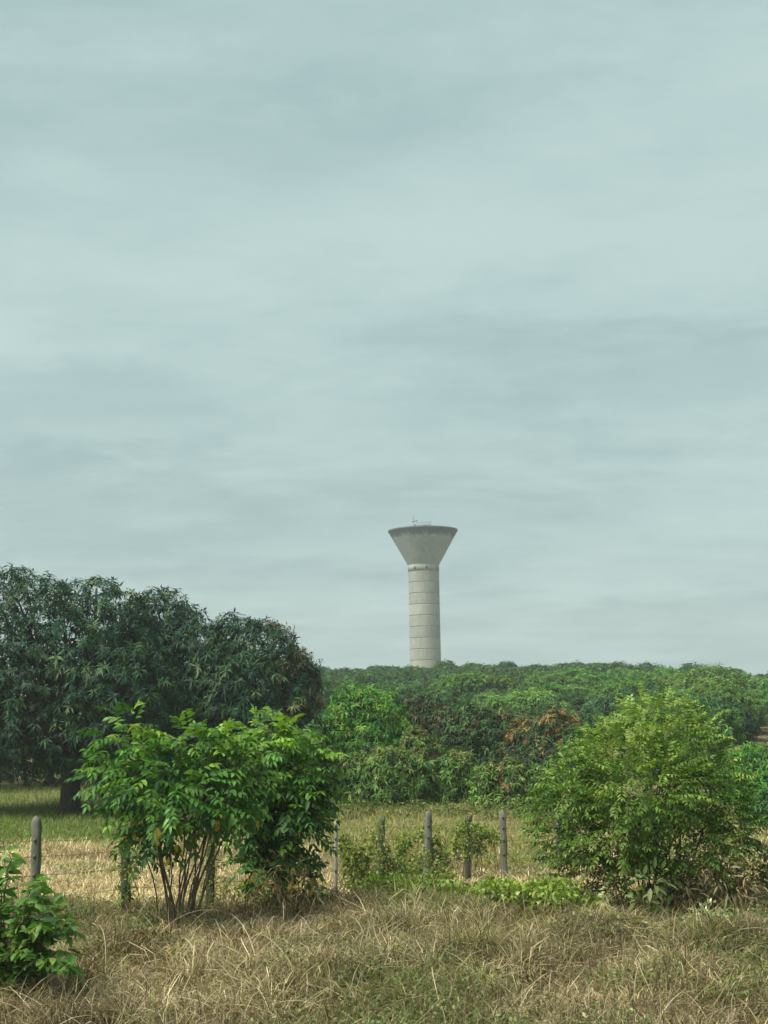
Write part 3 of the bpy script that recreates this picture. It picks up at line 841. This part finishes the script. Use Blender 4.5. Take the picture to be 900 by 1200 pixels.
shrub('shrub', 'leafy green shrub with a fan of bare stems and a few yellow leaves', 18.9, 207,
      [(152, 865, 25, 28), (137, 908, 23, 24), (175, 908, 39, 40, -.3), (215, 883, 29, 34), (205, 928, 49, 32, -.5), (255, 883, 27, 32), (250, 933, 35, 32, -.3), (162, 948, 25, 24), (285, 908, 19, 34), (300, 873, 17, 22),
       (205, 968, 47, 14, -.3), (167, 978, 11, 20)], 520,
      dict(pairs=4, Lr=(.28, .46), Ll=(.13, .19), Wl=(.06, .085), droop=.3), GREENA, (3, 3, 2, 1.6), YOUNG, 17, .0155, .19, yellow=YEL)
shrub('shrub', 'densely leaved green shrub growing against the thin pale stake, leafy down to its base', 21.2, 335,
      [(330, 868, 25, 22), (305, 898, 21, 26), (355, 898, 27, 26), (330, 933, 35, 26, -.2), (365, 933, 17, 24), (310, 953, 21, 24), (345, 968, 27, 24), (325, 1003, 19, 24), (345, 1028, 11, 14), (290, 933, 13, 30), (322, 1040, 18, 20), (350, 1042, 18, 18), (300, 1005, 14, 24)], 760,
      dict(pairs=4, Lr=(.28, .46), Ll=(.13, .19), Wl=(.06, .085), droop=.26), GREENA, (3, 3, 1.6, 2), YOUNG, 12, .02, .16, yellow=YEL)
GREENB = [(.095, .18, .034), (.13, .22, .042), (.18, .28, .055), (.065, .13, .03)]
YOUNGB = [(.23, .33, .07), (.28, .37, .10), (.19, .30, .055)]
shrub('bush', 'wide feathery bush with fine pinnate leaves and a dry tangled base', 19.6, 750,
      [(769.4, 854, 47, 29), (721.4, 884, 45, 33), (807.8, 884, 41, 37), (683, 924, 41, 33, -.2), (755, 924, 69, 49, -.5), (836.6, 929, 35, 39), (654.2, 949, 27, 25), (663.8, 979, 31, 27), (721.4, 979, 55, 39, -.4), (798.2, 989, 55, 43, -.3),
       (855.8, 969, 23, 37), (692.6, 1024, 35, 21), (759.8, 1034, 49, 23), (822.2, 1034, 37, 23), (769.4, 832, 27, 11), (745.4, 904, 79, 53, .6)], 2900,
      dict(pairs=5, Lr=(.26, .42), Ll=(.075, .125), Wl=(.033, .05), droop=.22), GREENB, (3, 3, 1.6, 2), YOUNGB, 20, .016, .5, tpl='four', flat=.25,
      low_dead=[(.16, .14, .06), (.12, .12, .045), (.2, .17, .08)])

def broad_bush():
    D = 14.6
    b = gpt(8, D)
    root = empty('bush', b, 'low bush with broad glossy oval leaves standing in the dry grass', 'shrub')
    S = 1500 / D
    lvs = []
    for i in range(50):
        tx = rng.uniform(-90, 84); hgt = rng.uniform(.12, 1) ** .6
        top_ = min(972 + 1.25 * max(8 + tx, 0), 1092); ty = 1178 - (1178 - top_) * hgt
        tip = at(8 + tx, ty, D + rng.uniform(-.7, .6))
        p0 = b + np.array([rng.normal(0, .12), rng.normal(0, .12), -.1])
        pts = bent(p0, tip, UP * .22, 14, .01)
        g = Geo(); g.add(*tube(pts, np.linspace(.011, .004, 14), 6)); g.build('stem', STEM, root, True)
        idx_ = np.repeat(np.arange(3, 14), 2)
        n = len(idx_)
        tan = nrmz(np.gradient(pts, axis=0))[idx_]
        sd_ = nrmz(np.cross(tan, UP)) * np.where(np.arange(n) % 2, 1, -1)[:, None]
        d = nrmz(sd_ * .8 + tan * .5 - UP * .25 + rng.normal(0, .25, (n, 3)))
        c = pal([(.085, .19, .036), (.12, .25, .05), (.06, .14, .03), (.19, .31, .07), (.28, .32, .08)], n, .2, (3, 3, 2, 1.4, .25))
        lvs.append(simple_leaves(pts[idx_] + rng.normal(0, .015, (n, 3)), d, (.12, .20), (.065, .10), c, .3, flat=1.))
    lv = cat(*lvs)
    rest = leaf_parts(root, lv, 300, 11)
    leaf_mesh('foliage', rest, 'eight', LEAF, root)
broad_bush()

rng = np.random.default_rng(24)
# ------------------------------------------------------------------ creepers, weeds and herbs
def clump(name, label, catg, D, lobes_px, n, Ls, Ws, cols, weights=None, group=None, stems=6, depth=.6, droop=.35, tpl='four', stem_mat=DRYSTEM, base_px=None, mat=None, dirup=.3, stem_r=.007, shell=(.3, 1.05)):
    lobes = px_lobes(lobes_px, D, depth)
    bp = base_px if base_px is not None else lobes_px[0][0]
    b = gpt(bp, D)
    root = empty(name, b, label, catg, group)
    P, Nn = sample_lobes(lobes, n, inner=.5, shell=shell)
    gz = terrain(P[:, 0], P[:, 1])
    P[:, 2] = np.maximum(P[:, 2], gz + rng.uniform(.02, .15, len(P)))
    c = pal(cols, len(P), .2, weights)
    d = nrmz(Nn * .8 + UP * dirup + rng.normal(0, .6, (len(P), 3)))
    leaf_mesh('foliage', simple_leaves(P, d, Ls, Ws, c, droop), tpl, mat or LEAF, root)
    g = Geo()
    for i in rng.permutation(len(P))[:stems]:
        p0 = np.array([P[i][0] + rng.normal(0, .25), P[i][1] + rng.normal(0, .1), 0]); p0[2] = float(terrain(p0[0], p0[1])) - .05
        g.add(*tube(bent(p0, P[i], UP * .1 + rng.normal(0, .06, 3), 7, .02), np.linspace(stem_r, stem_r * .5, 7), 5))
    g.build('stem', stem_mat, root, True)['kind'] = 'stuff'
    return root
VINE = [(.15, .24, .04), (.22, .32, .06), (.31, .41, .12), (.10, .15, .035), (.24, .21, .09)]
VG = 'creepers on the field fence'
clump('creeper', 'green creeper climbing the mossy post behind the many stemmed shrub', 'creeper', 20.0, [(148, 1010, 16, 40), (150, 965, 14, 25), (145, 1045, 13, 20)], 260, (.06, .11), (.03, .05), VINE, (4, 3, 1, 4, 1), VG, depth=1.)
clump('creeper', 'tangled creeper at the foot of the mossy post between the shrubs', 'creeper', 21.0, [(250, 1040, 26, 24), (262, 1055, 30, 14), (246, 1010, 13, 25)], 300, (.06, .10), (.02, .04), VINE, (3, 2, 1, 4, 3), VG)
clump('creeper', 'yellow green creeper heaped beside the thin pale stake', 'creeper', 25.0, [(415, 1012, 16, 22), (425, 1032, 24, 16), (403, 990, 7, 16), (428, 1000, 9, 14)], 1500, (.06, .11), (.035, .055), VINE, (3, 3, 2, 2, 2), VG, stems=26)
clump('creeper', 'creeper smothering the dark post next to the thin pale stake', 'creeper', 26.2, [(448, 1005, 11, 18), (455, 1030, 26, 16), (440, 982, 6, 10), (470, 1020, 14, 14)], 1500, (.06, .11), (.035, .055), VINE, (3, 3, 2, 2, 2), VG, stems=26)
clump('creeper', 'arching mound of creeper around the dark round topped post', 'creeper', 27.4, [(478, 985, 9, 8), (492, 980, 9, 7), (508, 990, 9, 12), (470, 1000, 7, 16), (520, 1010, 9, 20), (490, 1030, 34, 14), (516, 1030, 20, 16), (498, 1012, 18, 12)], 2500, (.06, .11), (.035, .055), VINE, (3, 4, 3, 2, 2), VG, stems=40)
clump('creeper', 'pale green creeper draped between the pointed post and its mossy neighbour', 'creeper', 28.6, [(545, 968, 11, 7), (562, 974, 13, 8), (578, 982, 9, 9), (560, 992, 9, 12), (537, 990, 7, 22)], 1100, (.06, .11), (.035, .055), VINE, (2, 4, 4, 2, 1), VG, stems=24)
LIME = [(.24, .34, .06), (.32, .42, .10), (.17, .25, .045), (.42, .48, .20)]
clump('ground_creeper', 'bright lime green creeper sprawling at the foot of the feathery bush', 'creeper', 19.0, [(640, 1052, 36, 13), (675, 1060, 32, 13), (605, 1046, 28, 10), (700, 1070, 26, 10), (645, 1042, 34, 10), (580, 1040, 22, 8), (720, 1078, 18, 8)], 3200, (.07, .12), (.04, .06), LIME, (4, 3, 3, 1.5), None, 8, 1.)
clump('ground_creeper', 'green creeper sprawling over dry grass below the fence posts', 'creeper', 22.5, [(490, 1044, 40, 13), (530, 1050, 36, 12), (455, 1040, 30, 12), (565, 1046, 24, 9)], 2400, (.08, .14), (.045, .07), VINE, (3, 4, 2, 2, 1.5), None, 8, 1.)
PALE = [(.42, .48, .26), (.52, .55, .34), (.25, .34, .13), (.34, .40, .18)]
clump('herb', 'pale cream leaved herb in front of the dry tangled bush base', 'plant', 17.6, [(832, 1072, 22, 14), (815, 1082, 20, 9), (860, 1085, 20, 8)], 230, (.07, .12), (.03, .045), PALE, (3, 2, 3, 3), None, 10, 1.)
clump('herb', 'small pale weed mixed with yellow leaves between the two grass mounds', 'plant', 16.6, [(745, 1110, 22, 12), (770, 1095, 20, 10), (730, 1120, 16, 8)], 240, (.06, .10), (.03, .04), [(.25, .28, .08), (.32, .33, .14), (.14, .18, .05), (.30, .22, .10)], None, None, 8, 1.)
clump('herb', 'slender pale weed rising above the lime green creeper', 'plant', 18.6, [(709, 1045, 7, 12), (712, 1058, 9, 10)], 60, (.07, .12), (.03, .045), PALE, (2, 2, 3, 3), None, 4, 1.)
clump('herb', 'upright broad leaved weed under the feathery bush', 'plant', 18.2, [(762, 1035, 18, 22), (755, 1055, 20, 12), (775, 1060, 14, 10)], 90, (.14, .2), (.05, .07), [(.09, .14, .05), (.12, .17, .06), (.16, .2, .09)], None, None, 8, 1., tpl='eight')
clump('herb', 'dusty green weed beside the pale cream leaved herb', 'plant', 17.4, [(880, 1085, 22, 16), (890, 1108, 18, 14), (868, 1100, 14, 10)], 260, (.06, .11), (.03, .05), [(.12, .16, .07), (.17, .2, .09), (.09, .12, .05), (.28, .30, .16)], None, None, 8, 1.)
clump('herb', 'small green weed at the foot of the many stemmed shrub', 'plant', 17.8, [(165, 1092, 22, 9), (150, 1097, 14, 7), (185, 1085, 9, 8)], 120, (.09, .16), (.03, .045), [(.09, .16, .04), (.12, .2, .05), (.07, .11, .03)], None, None, 8, 1.)
clump('herb', 'low green weed between the bare grey post and the broad leaved bush', 'plant', 17.6, [(72, 1070, 26, 20), (90, 1080, 20, 14), (58, 1090, 20, 14)], 330, (.08, .15), (.012, .022), [(.09, .14, .035), (.12, .17, .05), (.07, .10, .03), (.17, .18, .07)], None, None, 6, 1.)
WEED = [(.16, .21, .07), (.22, .27, .10), (.12, .16, .05), (.30, .33, .17)]
clump('herb', 'low yellowish weed trailing over the mound below the lime green creeper', 'plant', 16.9, [(672, 1098, 22, 10), (650, 1092, 18, 8)], 240, (.05, .09), (.025, .04), WEED, None, None, 8, 1.)
clump('herb', 'scattered pale weed on the far flank of the second grass mound', 'plant', 16.4, [(800, 1100, 30, 8), (850, 1106, 26, 8)], 300, (.05, .09), (.025, .04), WEED + [(.4, .42, .25)], None, None, 8, 1.)
clump('herb', 'green weed tuft in the dry grass below the leaning pale stalk', 'plant', 15.6, [(425, 1140, 26, 10), (450, 1150, 22, 8)], 260, (.04, .08), (.02, .035), WEED, None, None, 8, 1.)
clump('herb', 'small leafy weed patch in front of the second grass mound', 'plant', 14.4, [(770, 1165, 40, 12), (720, 1160, 26, 9)], 380, (.04, .08), (.02, .035), WEED, None, None, 8, 1.)
DEAD = [(.26, .21, .11), (.32, .26, .14), (.18, .155, .08), (.19, .2, .08), (.38, .32, .19)]
clump('dead_weed', 'heap of dead brown stems and leaves under the feathery bush', 'weeds', 18.8, [(830, 1030, 40, 30), (800, 1040, 34, 24), (860, 1040, 36, 28), (845, 1010, 22, 20)], 800, (.08, .2), (.012, .03), DEAD, None, None, 40, .8, mat=STRAW, dirup=-.2)
clump('scrub', 'dusty olive scrub filling the ground beside the dead brown heap', 'scrub', 19.6, [(880, 1045, 30, 28), (905, 1015, 26, 28), (860, 1068, 30, 16), (910, 1065, 30, 22)], 1900, (.06, .11), (.03, .05), [(.11, .15, .05), (.16, .19, .07), (.20, .18, .09), (.08, .11, .04)], None, None, 24, 1.)
for i_, (qx, qy, qd) in enumerate(((412, 985, 27.5), (430, 978, 30), (468, 985, 29.5), (478, 975, 33), (521, 982, 31), (533, 976, 34), (566, 1002, 30.5), (612, 985, 32), (605, 1005, 30.5), (470, 1008, 28), (570, 970, 37), (445, 968, 38), (505, 966, 40), (390, 972, 34))):
    clump('grass_tuft', 'pale yellow green grass tuft growing between and behind the fence posts', 'grass', qd, [(qx, qy + 6, 13, 11), (qx + 5, qy + 12, 16, 9)], 240, (.16, .34), (.012, .022), [(.24, .27, .08), (.32, .33, .12), (.17, .22, .06), (.38, .34, .16)], None, 'grass tufts along the fence', 6, 1., mat=STRAW, dirup=1.2)
for i_, (qx, qy, qd, qw) in enumerate(((385, 945, 46, 14), (405, 950, 44, 18), (432, 948, 45.5, 12), (462, 951, 44, 20), (488, 947, 46, 12), (520, 950, 44.5, 16), (548, 948, 45, 14), (575, 952, 43, 18), (604, 950, 43.5, 16), (628, 954, 42, 20), (655, 956, 41.5, 16))):
    clump('scrub', 'low ragged scrub along the foot of the mango saplings at the field edge', 'scrub', qd, [(qx, qy - 2, qw, 9), (qx + qw * .6, qy + 2, qw * .7, 6)], 260, (.10, .2), (.03, .06), [(.10, .16, .04), (.16, .22, .06), (.07, .11, .03), (.26, .27, .10)], None, 'scrub along the field edge', 6, 1.)
clump('creeper', 'green creeper wound up the dark post next to the thin pale stake', 'creeper', 25.75, [(447, 985, 7, 20), (445, 1010, 10, 18), (450, 965, 6, 8)], 260, (.05, .09), (.03, .045), VINE, (3, 3, 1, 4, 2), VG, depth=1.)
clump('creeper', 'pale creeper wound over the top of the mossy post beside the pointed post', 'creeper', 28.2, [(547, 966, 8, 9), (546, 990, 7, 18), (553, 975, 10, 7)], 260, (.05, .09), (.03, .045), VINE, (2, 3, 3, 3, 1), VG, depth=1.)
clump('creeper', 'yellowing creeper sprawling at the foot of the dark round topped post', 'creeper', 26.0, [(500, 1022, 26, 12), (520, 1030, 22, 10), (480, 1028, 22, 10), (497, 1005, 8, 12)], 800, (.05, .09), (.03, .045), VINE + [(.34, .33, .12)], (3, 3, 2, 3, 2, 2), VG)
clump('dead_weed', 'brown dead weed hanging round the base of the densely leaved shrub', 'weeds', 20.6, [(322, 1030, 26, 34), (350, 1040, 26, 26), (300, 1045, 20, 20)], 260, (.12, .3), (.012, .025), DEAD + [(.07, .09, .03)], None, None, 40, .8, mat=STRAW, dirup=-.2)
clump('dead_weed', 'reddish brown withered weed in the dry grass below the many stemmed shrub', 'weeds', 16.6, [(165, 1120, 24, 18), (180, 1135, 30, 14), (150, 1135, 20, 12)], 480, (.1, .26), (.01, .025), [(.15, .08, .05), (.12, .07, .04), (.2, .13, .08)], None, None, 40, .8, mat=STRAW, dirup=-.1)

rng = np.random.default_rng(25)
# ------------------------------------------------------------------ grass
def vnoise(x, y, s, seed):
    """smooth value noise"""
    r2 = np.random.default_rng(seed); T = r2.random((64, 64))
    x = x / s + 31.7; y = y / s + 17.3
    xi = np.floor(x).astype(int); yi = np.floor(y).astype(int); fx = x - xi; fy = y - yi
    fx = fx * fx * (3 - 2 * fx); fy = fy * fy * (3 - 2 * fy)
    g = lambda a, b: T[a % 64, b % 64]
    return (g(xi, yi) * (1 - fx) + g(xi + 1, yi) * fx) * (1 - fy) + (g(xi, yi + 1) * (1 - fx) + g(xi + 1, yi + 1) * fx) * fy
def scatter(n, d0, d1, power=1.0, half=.40, off=.6):
    D = (d0 ** power + (d1 ** power - d0 ** power) * rng.random(n)) ** (1 / power)
    x = (rng.random(n) * 2 - 1) * (half * D + off)
    return x, D
def blades(name, x, y, Ln, w, th1, th2, cols, label, catg, mat=STRAW, lift=0., az=None, seg=2):
    n = len(x)
    a = rng.uniform(0, 6.28, n) if az is None else az
    h = np.stack([np.cos(a), np.sin(a), 0 * a], 1)
    sa = a + np.pi / 2 + rng.normal(0, .5, n); s = np.stack([np.cos(sa), np.sin(sa), rng.normal(0, .2, n)], 1)
    p = np.stack([x, y, terrain(x, y) - .02 + lift], 1)
    turn = rng.normal(0, .35, (n, 3)) * [1, 1, 0]
    ww = (w / 2)[:, None]
    rows = [p - s * ww, p + s * ww]
    for k in range(seg):
        f = k / max(seg - 1, 1)
        th = (th1 + (th2 - th1) * f)[:, None]
        hh = nrmz(h + turn * f)
        p = p + (Ln / seg)[:, None] * (np.cos(th) * UP + np.sin(th) * hh)
        p[:, 2] = np.maximum(p[:, 2], terrain(p[:, 0], p[:, 1]) + .012)
        g = 1 - .8 * ((k + 1) / seg) ** 2
        rows += [p - s * ww * g, p + s * ww * g] if k < seg - 1 else [p]
    nv = 2 * seg + 1
    V = np.stack(rows, 1).reshape(-1, 3)
    F, cnt = [], []
    for k in range(seg - 1):
        F += [2 * k, 2 * k + 1, 2 * k + 3, 2 * k + 2]; cnt.append(4)
    F += [2 * seg - 2, 2 * seg - 1, 2 * seg]; cnt.append(3)
    F = (np.array(F)[None] + (np.arange(n) * nv)[:, None]).ravel()
    o = mesh_np(name, V, F, np.tile(cnt, n), mat, np.repeat(cols, nv, 0))
    return tag(o, label, catg, kind='stuff')
STRAWC = np.array([(.29, .24, .13), (.47, .405, .26), (.185, .145, .078), (.085, .066, .036), (.15, .15, .06), (.10, .135, .042)])
def grass_cols(x, y, wts):
    n = len(x)
    g = vnoise(x, y, 1.3, 5) * .65 + vnoise(x, y, .5, 6) * .35
    g2 = vnoise(x, y, 2.2, 8) * .6 + vnoise(x, y, .8, 9) * .4
    W = np.tile(np.array(wts, float), (n, 1))
    W[:, 4:] *= (np.exp((g - .5) * 9 + .9 * np.exp(-((x - .9) / 1.3) ** 2) - .5 * (x < -.8)))[:, None]
    W[:, 3] *= np.exp((g2 - .5) * 8); W[:, 1] *= np.exp((.5 - g2) * 4)
    cs = np.cumsum(W / W.sum(1, keepdims=True), 1)
    i = (rng.random(n)[:, None] > cs).sum(1).clip(0, 5)
    return STRAWC[i] * np.exp(rng.normal(0, .18, (n, 1)))
# matted litter, then tussocks whose blades arch outwards, in front of the fence
n = 80000
x, y = scatter(n, 11.5, 21.5, 1.0)
blades('dry_litter', x, y, rng.uniform(.10, .32, n), rng.uniform(.008, .017, n), np.abs(rng.normal(1.05, .35, n)), np.abs(rng.normal(1.5, .3, n)), grass_cols(x, y, (2.6, 1.7, 2.6, 2.2, 2.0, 1.1)),
       'matted dry grass litter in front of the fence', 'grass')
nt_, kb = 2100, 40
tx, ty = scatter(nt_, 11.6, 21.5, 1.0)
tcol = grass_cols(tx, ty, (2.2, .9, 2.6, 2.4, 3.6, 2.2))
tlen = rng.uniform(.16, .5, nt_) * (.35 + 1.3 * vnoise(tx, ty, 1.1, 3) ** 1.4)
tcol = np.minimum(tcol * np.exp(rng.normal(0, .42, (nt_, 1))), [.46, .39, .25])
# taller brush heaped in patches along the fence and round the shrub bases
ex, ey = scatter(900, 17.6, 22.8, 1.0)
kx = vnoise(ex, ey, 1.4, 33) + .25 * vnoise(ex, ey, .5, 34) > .66
ex, ey = ex[kx], ey[kx]
tx = np.concatenate([tx, ex]); ty = np.concatenate([ty, ey])
tlen = np.concatenate([tlen, rng.uniform(.3, .75, len(ex))])
tcol = np.concatenate([tcol, np.minimum(grass_cols(ex, ey, (2.6, 1.0, 2.8, 2.2, 2.4, 1.2)) * np.exp(rng.normal(0, .3, (len(ex), 1))), [.46, .39, .25])])
nt_ = len(tx)
tr_ = rng.uniform(.05, .2, nt_)
i = np.repeat(np.arange(nt_), kb); n = len(i)
az = rng.uniform(0, 6.28, n); rad = tr_[i] * np.sqrt(rng.random(n))
x = tx[i] + np.cos(az) * rad; y = ty[i] + np.sin(az) * rad
cc = tcol[i] * np.exp(rng.normal(0, .34, (n, 1)))
m = rng.random(n) < .2
cc[m] = grass_cols(x[m], y[m], (2, 1.2, 2, 2, 2, 1))
blades('dry_grass', x, y, tlen[i] * rng.uniform(.6, 1.4, n), rng.uniform(.007, .014, n), np.abs(rng.normal(.85, .4, n)), np.abs(rng.normal(1.75, .5, n)), cc,
       'tall tangled tussocks of dry grass in front of the fence', 'grass', az=az + rng.normal(0, .9, n), seg=3)
# bent straw stalks lying over it
n = 4200
x, y = scatter(n, 12, 20.5, 1.0)
blades('straw_stalks', x, y, rng.uniform(.3, .8, n), rng.uniform(.006, .010, n), np.abs(rng.normal(1.15, .4, n)), np.abs(rng.normal(1.65, .35, n)), STRAWC[rng.choice([0, 0, 1, 2], n)] * np.exp(rng.normal(.0, .2, (n, 1))),
       'long pale straw stalks bent over the dry grass', 'grass', lift=.06, seg=5)
n = 230
x, y = scatter(n, 12.6, 17, 1.0); x = np.where(rng.random(n) < .6, -np.abs(x), x)
blades('broken_stalks', x, y, rng.uniform(.5, 1.2, n), rng.uniform(.007, .012, n), np.abs(rng.normal(1.15, .25, n)), np.abs(rng.normal(1.75, .25, n)), STRAWC[rng.choice([0, 1, 1], n)] * 1.15 * np.exp(rng.normal(.0, .15, (n, 1))),
       'thick pale broken stalks lying across the dry grass', 'grass', lift=.12, seg=6)
# thin dead weed twigs sticking out at all angles
n = 16000
x, y = scatter(n, 12, 21, 1.0)
k_ = vnoise(x, y, .9, 21) > .35; x, y = x[k_], y[k_]; n = len(x)
th = rng.uniform(.05, 1.4, n)
blades('dry_twigs', x, y, rng.uniform(.12, .42, n), rng.uniform(.005, .009, n), th, th + rng.normal(0, .6, n), np.array([(.14, .10, .06), (.22, .17, .11), (.36, .30, .2), (.10, .08, .05)])[rng.integers(0, 4, n)],
       'thin dead weed twigs sticking out of the dry grass', 'grass', lift=.08)
# low green weeds in patches between the tussocks
n = 46000
x, y = scatter(n, 11.8, 22, 1.0)
k_ = (vnoise(x, y, 1.3, 5) * .65 + vnoise(x, y, .5, 6) * .35 + .12 * vnoise(x, y, .15, 11) + .05 * sstep(1, 4, x)) > .59
x, y = x[k_], y[k_]; n = len(x)
P = np.stack([x, y, terrain(x, y) + rng.uniform(.03, .22, n)], 1)
n = len(x)
lw = leaf_mesh('low_weeds', simple_leaves(P, nrmz(rng.normal(size=(n, 3)) + .4 * UP), (.03, .07), (.018, .035), pal([(.11, .17, .05), (.16, .22, .07), (.08, .12, .04), (.24, .26, .12)], n, .2)), 'four', LEAF, None)
tag(lw, 'low green weeds growing in patches among the dry tussocks', 'weeds', kind='stuff')
# hair fine grey grass combed down the mounds
n = 42000
wb = np.array([4, 4, 1, 1.5, 1, 2, 1.2, .7, 1.3]); bi = rng.choice(len(BUMPS), n, p=wb / wb.sum()); B = np.array(BUMPS)[bi]
ox, oy = rng.normal(0, .55, n) * B[:, 2], rng.normal(0, .55, n) * B[:, 3]
x = B[:, 0] + ox; y = B[:, 1] + oy
mc = np.array([(.22, .19, .11), (.30, .255, .15), (.16, .145, .075), (.12, .115, .055), (.38, .32, .21)])
mtone = np.exp(rng.normal(0, .18, len(BUMPS)))
blades('mound_grass', x, y, rng.uniform(.14, .38, n), rng.uniform(.005, .010, n), np.abs(rng.normal(.9, .4, n)), np.abs(rng.normal(1.9, .5, n)),
       mc[rng.integers(0, 5, n)] * np.exp(rng.normal(0, .4, (n, 1))) * mtone[bi][:, None], 'fine greyish grass matted over the mounds', 'grass', az=np.arctan2(oy, ox) + rng.normal(0, 1.1, n))
# the straw field behind the fence
n = 150000
x, y = scatter(n, 20.5, 50, .6, .42)
cg = grass_cols(x, y, (3.2, 3.2, 1.2, .5, .8, .3)) * np.array([1.6, 1.5, 1.5])
grn = sstep(-.16, .0, x / y + .02 * np.sin(y)) * sstep(26, 36, y) * .75 + .95 * sstep(37, 41, y - .12 * x)
m = rng.random(n) < grn
cg[m] = np.array([(.20, .22, .07), (.28, .28, .10), (.14, .18, .05), (.34, .31, .13)])[rng.integers(0, 4, m.sum())] * np.exp(rng.normal(0, .15, (m.sum(), 1)))
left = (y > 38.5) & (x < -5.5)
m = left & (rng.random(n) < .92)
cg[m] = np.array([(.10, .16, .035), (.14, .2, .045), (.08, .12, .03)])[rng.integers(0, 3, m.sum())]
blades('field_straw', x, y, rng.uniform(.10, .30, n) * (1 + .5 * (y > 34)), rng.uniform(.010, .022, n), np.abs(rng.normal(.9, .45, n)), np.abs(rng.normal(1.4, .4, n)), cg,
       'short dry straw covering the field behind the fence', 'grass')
# green grass in the shade of the tall mangos
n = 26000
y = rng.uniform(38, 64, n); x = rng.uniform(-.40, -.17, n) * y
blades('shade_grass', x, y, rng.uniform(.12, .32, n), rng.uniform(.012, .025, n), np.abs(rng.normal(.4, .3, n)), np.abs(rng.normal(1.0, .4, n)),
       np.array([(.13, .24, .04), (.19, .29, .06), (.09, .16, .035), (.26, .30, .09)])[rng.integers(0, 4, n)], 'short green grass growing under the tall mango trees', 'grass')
# one long dry stalk leaning out of the grass
D = 16.8
V, F = tube(bent(at(412, 1140, D) - UP * .15, at(437, 1064, D - .15), np.array([.03, 0, 0]), 8), np.linspace(.010, .005, 8), 6)
b_ = gpt(412, D)
st = empty('dry_stalk', b_, 'single long pale stalk leaning out of the dry grass', 'stalk')
mesh_py('stalk', V, F, PALEPOST, st, True)
V, F = tube(bent(at(420, 1118, D), at(425, 1095, D - .1), np.array([.02, 0, .02]), 5), np.linspace(.005, .002, 5), 5)
mesh_py('side_twig', V, F, PALEPOST, st, True)

# ------------------------------------------------------------------ haze
hm, ht, ho = new_mat('haze_air')
pv = N(ht, 'ShaderNodeVolumePrincipled')
pv.inputs['Color'].default_value = (.97, .985, .985, 1); pv.inputs['Density'].default_value = .00055; pv.inputs['Anisotropy'].default_value = .2
L(ht, pv.outputs[0], ho.inputs['Volume'])
V, F = box(0, 150, 15, 1240, 1560, 84)
tag(mesh_py('haze', V, F, hm), 'thin pale haze lying over the whole landscape', 'haze', kind='stuff')
